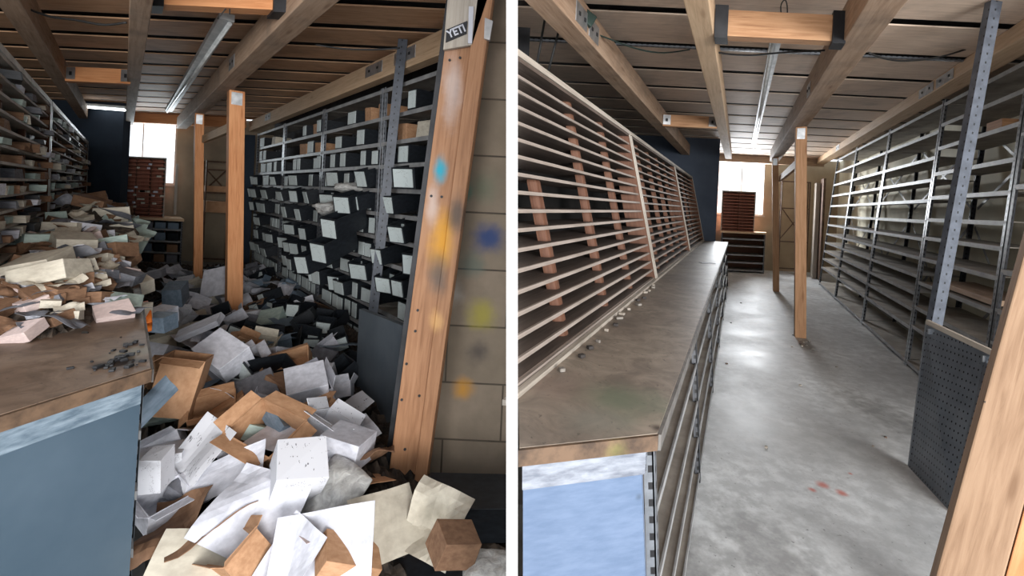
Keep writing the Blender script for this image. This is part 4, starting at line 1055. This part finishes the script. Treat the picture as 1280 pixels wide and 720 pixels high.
hero('bag', 2, 413, 622, 2.05, (.27, .3, .34), (D(38), D(6), D(-32)), 'translucent grey plastic bag beside the printed parcel')
hero('sheet', 'kraft', 450, 596, 2.3, (.14, .5, .1), (D(-20), D(6), D(38)), 'long brown cardboard strip leaning toward the painted timber')
hero('sheet', 'printed_card', 250, 566, 2.2, (.24, .28, .2), (D(46), D(8), D(-28)), 'white printed sheet standing open left of near foreground')
hero('sheet', 'white_card', 284, 592, 2.1, (.34, .16, .12), (D(40), D(-24), D(8)), 'long white envelope lying across brown cartons')
hero('sheet2', 'white_card', 318, 642, 1.9, (.34, .3, .16), (D(34), D(8), D(-12)), 'bent white paper folder at the bottom of heap')
hero('sheet', 'white_card', 402, 706, 1.72, (.36, .34, .12), (D(44), D(-8), D(8)), 'large white envelope at the bottom edge, right of centre')
hero('sheet', 'white_card', 352, 716, 1.7, (.2, .32, .12), (D(48), D(4), D(-34)), 'white paper flap at the bottom edge beside the envelope')
hero('sheet', 'pink_card', 366, 650, 1.9, (.07, .42, .1), (D(-6), D(10), D(46)), 'pinkish cardboard strip crossing under the white folder')
hero('sheet', 'cream_card', 484, 655, 1.95, (.28, .26, .12), (D(34), D(6), D(40)), 'beige square sheet lying at the painted timber foot')
hero('sheet2', 'cream_card', 545, 652, 1.98, (.24, .26, .3), (D(50), D(12), D(-16)), 'curled cream paper right of the painted timber foot')
hero('closed', 'black_bin', 590, 652, 2.1, (.42, .26, .15), (0, 0, D(4)), 'long black box on the floor under block wall')
hero('closed', 'black_bin', 520, 722, 1.85, (.34, .3, .1), (D(4), 0, D(15)), 'flat black box at the bottom edge under the beige sheet')
hero('bag', 2, 612, 712, 1.8, (.2, .18, .2), (0, 0, 0), 'dim clear plastic bag in bottom corner by the partition')
hero('closed', 'kraft_dark', 560, 695, 1.8, (.16, .12, .1), (D(10), D(20), D(30)), 'dark brown scrap carton below the curled cream paper')
hero('closed', 'printed_card', 196, 608, 2.0, (.085, .1, .15), (D(4), 0, D(8)), 'small upright white box with print beside bench end')
hero('sheet', 'cream_card', 262, 708, 1.75, (.4, .24, .14), (D(30), D(6), D(12)), 'torn cream cardboard sheet at the bottom edge left')
hero('sheet', 'blue_card', 180, 515, 1.95, (.1, .3, .1), (D(60), D(30), D(-20)), 'blue grey panel leaning against the dark bench side')
hero('closed', 'white_card', 252, 412, 3.6, (.34, .12, .05), (D(24), D(-26), D(6)), 'flat white folder box leaning left of the nearest post')
hero('sheet', 'white_card', 271, 352, 5.4, (.36, .36, .1), (D(62), D(-14), D(0)), 'large white sheet leaning between the two orange posts')
hero('closed', 'blue_card', 220, 378, 4.3, (.16, .2, .18), (D(14), 0, D(20)), 'pale blue box standing beyond the cluttered bench corner')
hero('closed', 'white_card', 200, 405, 2.9, (.12, .16, .1), (D(6), 0, D(-10)), 'small grey white box against the bench front, upper part')
hero('closed', 'blue_card', 201, 412, 2.6, (.13, .1, .09), (D(4), 0, D(-4)), 'blue grey box beside the orange cloth at bench edge')
# bench top clutter
hero('closed', 'cream_card', 26, 392, 2.35, (.15, .16, .14), (D(8), D(-4), D(-15)), 'cream green box at the left edge of cluttered bench')
hero('closed', 'pink_card', 112, 415, 2.25, (.22, .16, .07), (D(8), D(10), D(-12)), 'flat pinkish carton lying on the near cluttered bench')
hero('closed', 'cream_card', 164, 402, 2.35, (.12, .14, .09), (0, 0, D(10)), 'square cream carton at the bench edge by orange cloth')
hero('bag', 1, 50, 412, 2.45, (.3, .24, .15), (0, 0, 0), 'crumpled brown bag on the near cluttered bench')
hero('bag', 1, 120, 325, 3.7, (.5, .45, .5), (0, 0, D(20)), 'large crumpled brown bag heaped before the crammed racks')
hero('sheet2', 'teal_card', 150, 300, 3.9, (.4, .36, .35), (D(24), D(20), D(30)), 'pale green crumpled wrapping on top of the brown bag')
hero('bag', 0, 120, 352, 3.2, (.55, .4, .2), (0, 0, D(-12)), 'long pale plastic wrapping lying over the bench litter')
hero('closed', 'cream_card', 160, 362, 2.95, (.24, .18, .1), (D(14), D(16), D(-18)), 'cream carton sliding off middle of the cluttered bench')
hero('open', 'cream_card', 75, 385, 2.65, (.26, .2, .12), (D(10), D(6), D(12)), 'shallow open cream carton amid the bench litter', 2)
hero('open', 'kraft_dark', 122, 285, 4.4, (.2, .2, .22), (D(16), D(-14), D(20)), 'dark brown carton poking above the bench litter pile', 2)
m = MB(); P = [L.at_y(x, yy, d_) for x, yy, d_ in ((180, 378, 2.5), (184, 390, 2.4), (185, 405, 2.35), (184, 414, 2.3))]
for a_, b_ in zip(P, P[1:]): m.bar(a_, b_, .035, .012, side=Vector((1, 0, 0)))
tag(m.build('orange_cloth', 'orange_cloth', smooth=True), 'bright orange strip hanging over the cluttered bench edge', 'cloth')
random.seed(77)
for i in range(265):
    y = 2.1+(5.1*random.random()**1.3 if i < 150 else 1.3*random.random()); q = random.uniform(LQ+.08, .07); s = random.uniform(.05, .13)*(1 if y < 4 else 1.3)
    if i >= 215: q = random.uniform(LQ+.06, -.1); y = 1.78+max(0, q+.3)*1.3+random.random()*.5; s *= .85
    if i < 90: s *= 1.5
    c = random.choice(['cream_card', 'white_card', 'kraft_dark', 'grey_card', 'cream_card', 'teal_card'] if i < 150 else ['cream_card', 'kraft_dark', 'grey_card', 'grey_card', 'pink_card', 'kraft_dark', 'white_card'])
    p = L.P(q, y, BT+bmound(q, y)+.02); rot = (random.uniform(-.4, .4), random.uniform(-.4, .4), random.uniform(0, 6))
    zn = 'at the near end of cluttered bench' if y < 2.5 else 'on the near half of cluttered bench' if y < 3.6 else 'on the far half of cluttered bench'
    if random.random() < .6: carton('closed', c, p, rot, (s*1.2, s, s*.5), CN[c]+' small carton strewn '+zn, CN[c]+' cartons '+zn)
    else: o = put('cardboard_sheet', SH['sheet2', c], p+Vector((0, 0, .03)), rot, (s*1.4, s*1.1, s)); tag(o, CN[c]+' crumpled sheet strewn '+zn, 'sheet', CN[c]+' sheets '+zn)
for i in range(30):
    px, py = (random.gauss(145, 20), random.gauss(453, 6)) if i < 20 else (random.gauss(163, 12), random.gauss(436, 7))
    p = L.at_z(px, py, BT); w = random.uniform(.006, .018); m = MB(); m.box((0, 0, w*.3), (w*1.7, w, w*.6), Matrix.Translation(p) @ Euler((0, 0, random.uniform(0, 3))).to_matrix().to_4x4())
    tag(m.build('litter_scrap', 'black_steel', bevel=.002), 'tiny black scrap on the bare front of the cluttered bench', 'scrap', 'black scraps on the cluttered bench')
# bags spilling from bins on the shelves
hero('bag', 0, 437, 240, 4.75, (.3, .2, .16), (0, 0, 0), 'pale plastic bag spilling from a protruding upper bin')
hero('bag', 0, 412, 268, 4.9, (.28, .24, .22), (0, 0, 1), 'pale plastic bag sagging over middle protruding bins')
hero('bin', 'black_bin', 445, 262, 4.55, (.22, .36, .18), (D(14), 0, faceL+.45), 'protruding black bin under the upper pale bag')
hero('bin', 'black_bin', 432, 290, 4.4, (.2, .4, .2), (D(16), D(4), faceL+.45), 'protruding black bin left of the leaning post, upper')
hero('bin', 'black_bin', 420, 318, 4.35, (.2, .4, .2), (D(18), D(4), faceL+.45), 'protruding black bin left of the leaning post, lower')
hero('bin', 'black_bin', 396, 335, 4.8, (.18, .36, .2), (D(14), D(-4), faceL+.45), 'protruding black bin with pale front below middle bag')

# --- tell look-alikes apart by their place from left to right
def px_of(o):
    p = o.location; X, Y, Z = p.x, p.y, p.z-H; return 640+F*(X*cR+Z*sR)/Y
NUM = ['', 'one', 'two', 'three', 'four', 'five', 'six', 'seven', 'eight', 'nine', 'ten', 'eleven', 'twelve', 'thirteen', 'fourteen', 'fifteen', 'sixteen', 'seventeen', 'eighteen', 'nineteen', 'twenty', 'twenty-one', 'twenty-two', 'twenty-three', 'twenty-four', 'twenty-five', 'twenty-six', 'twenty-seven', 'twenty-eight', 'twenty-nine', 'thirty']
NTH = ['leftmost', 'second from left', 'third from left', 'fourth from left', 'fifth from left', 'sixth from left', 'seventh from left', 'eighth from left', 'ninth from left', 'tenth from left',
       'eleventh from left', 'twelfth from left', 'thirteenth from left', 'fourteenth from left', 'fifteenth from left']
by = {}
for o in COL.objects:
    if o.parent is None and 'label' in o: by.setdefault(o['label'], []).append(o)
for lb, os_ in by.items():
    if len(os_) < 2: continue
    os_.sort(key=px_of); n = len(os_)
    if n > 30: continue
    for i, o in enumerate(os_):
        w = NTH[i] if i < n/2 and i < 15 else (NTH[n-1-i].replace('left', 'right') if n-1-i < 15 else 'middle one')
        o['label'] = lb+', '+w
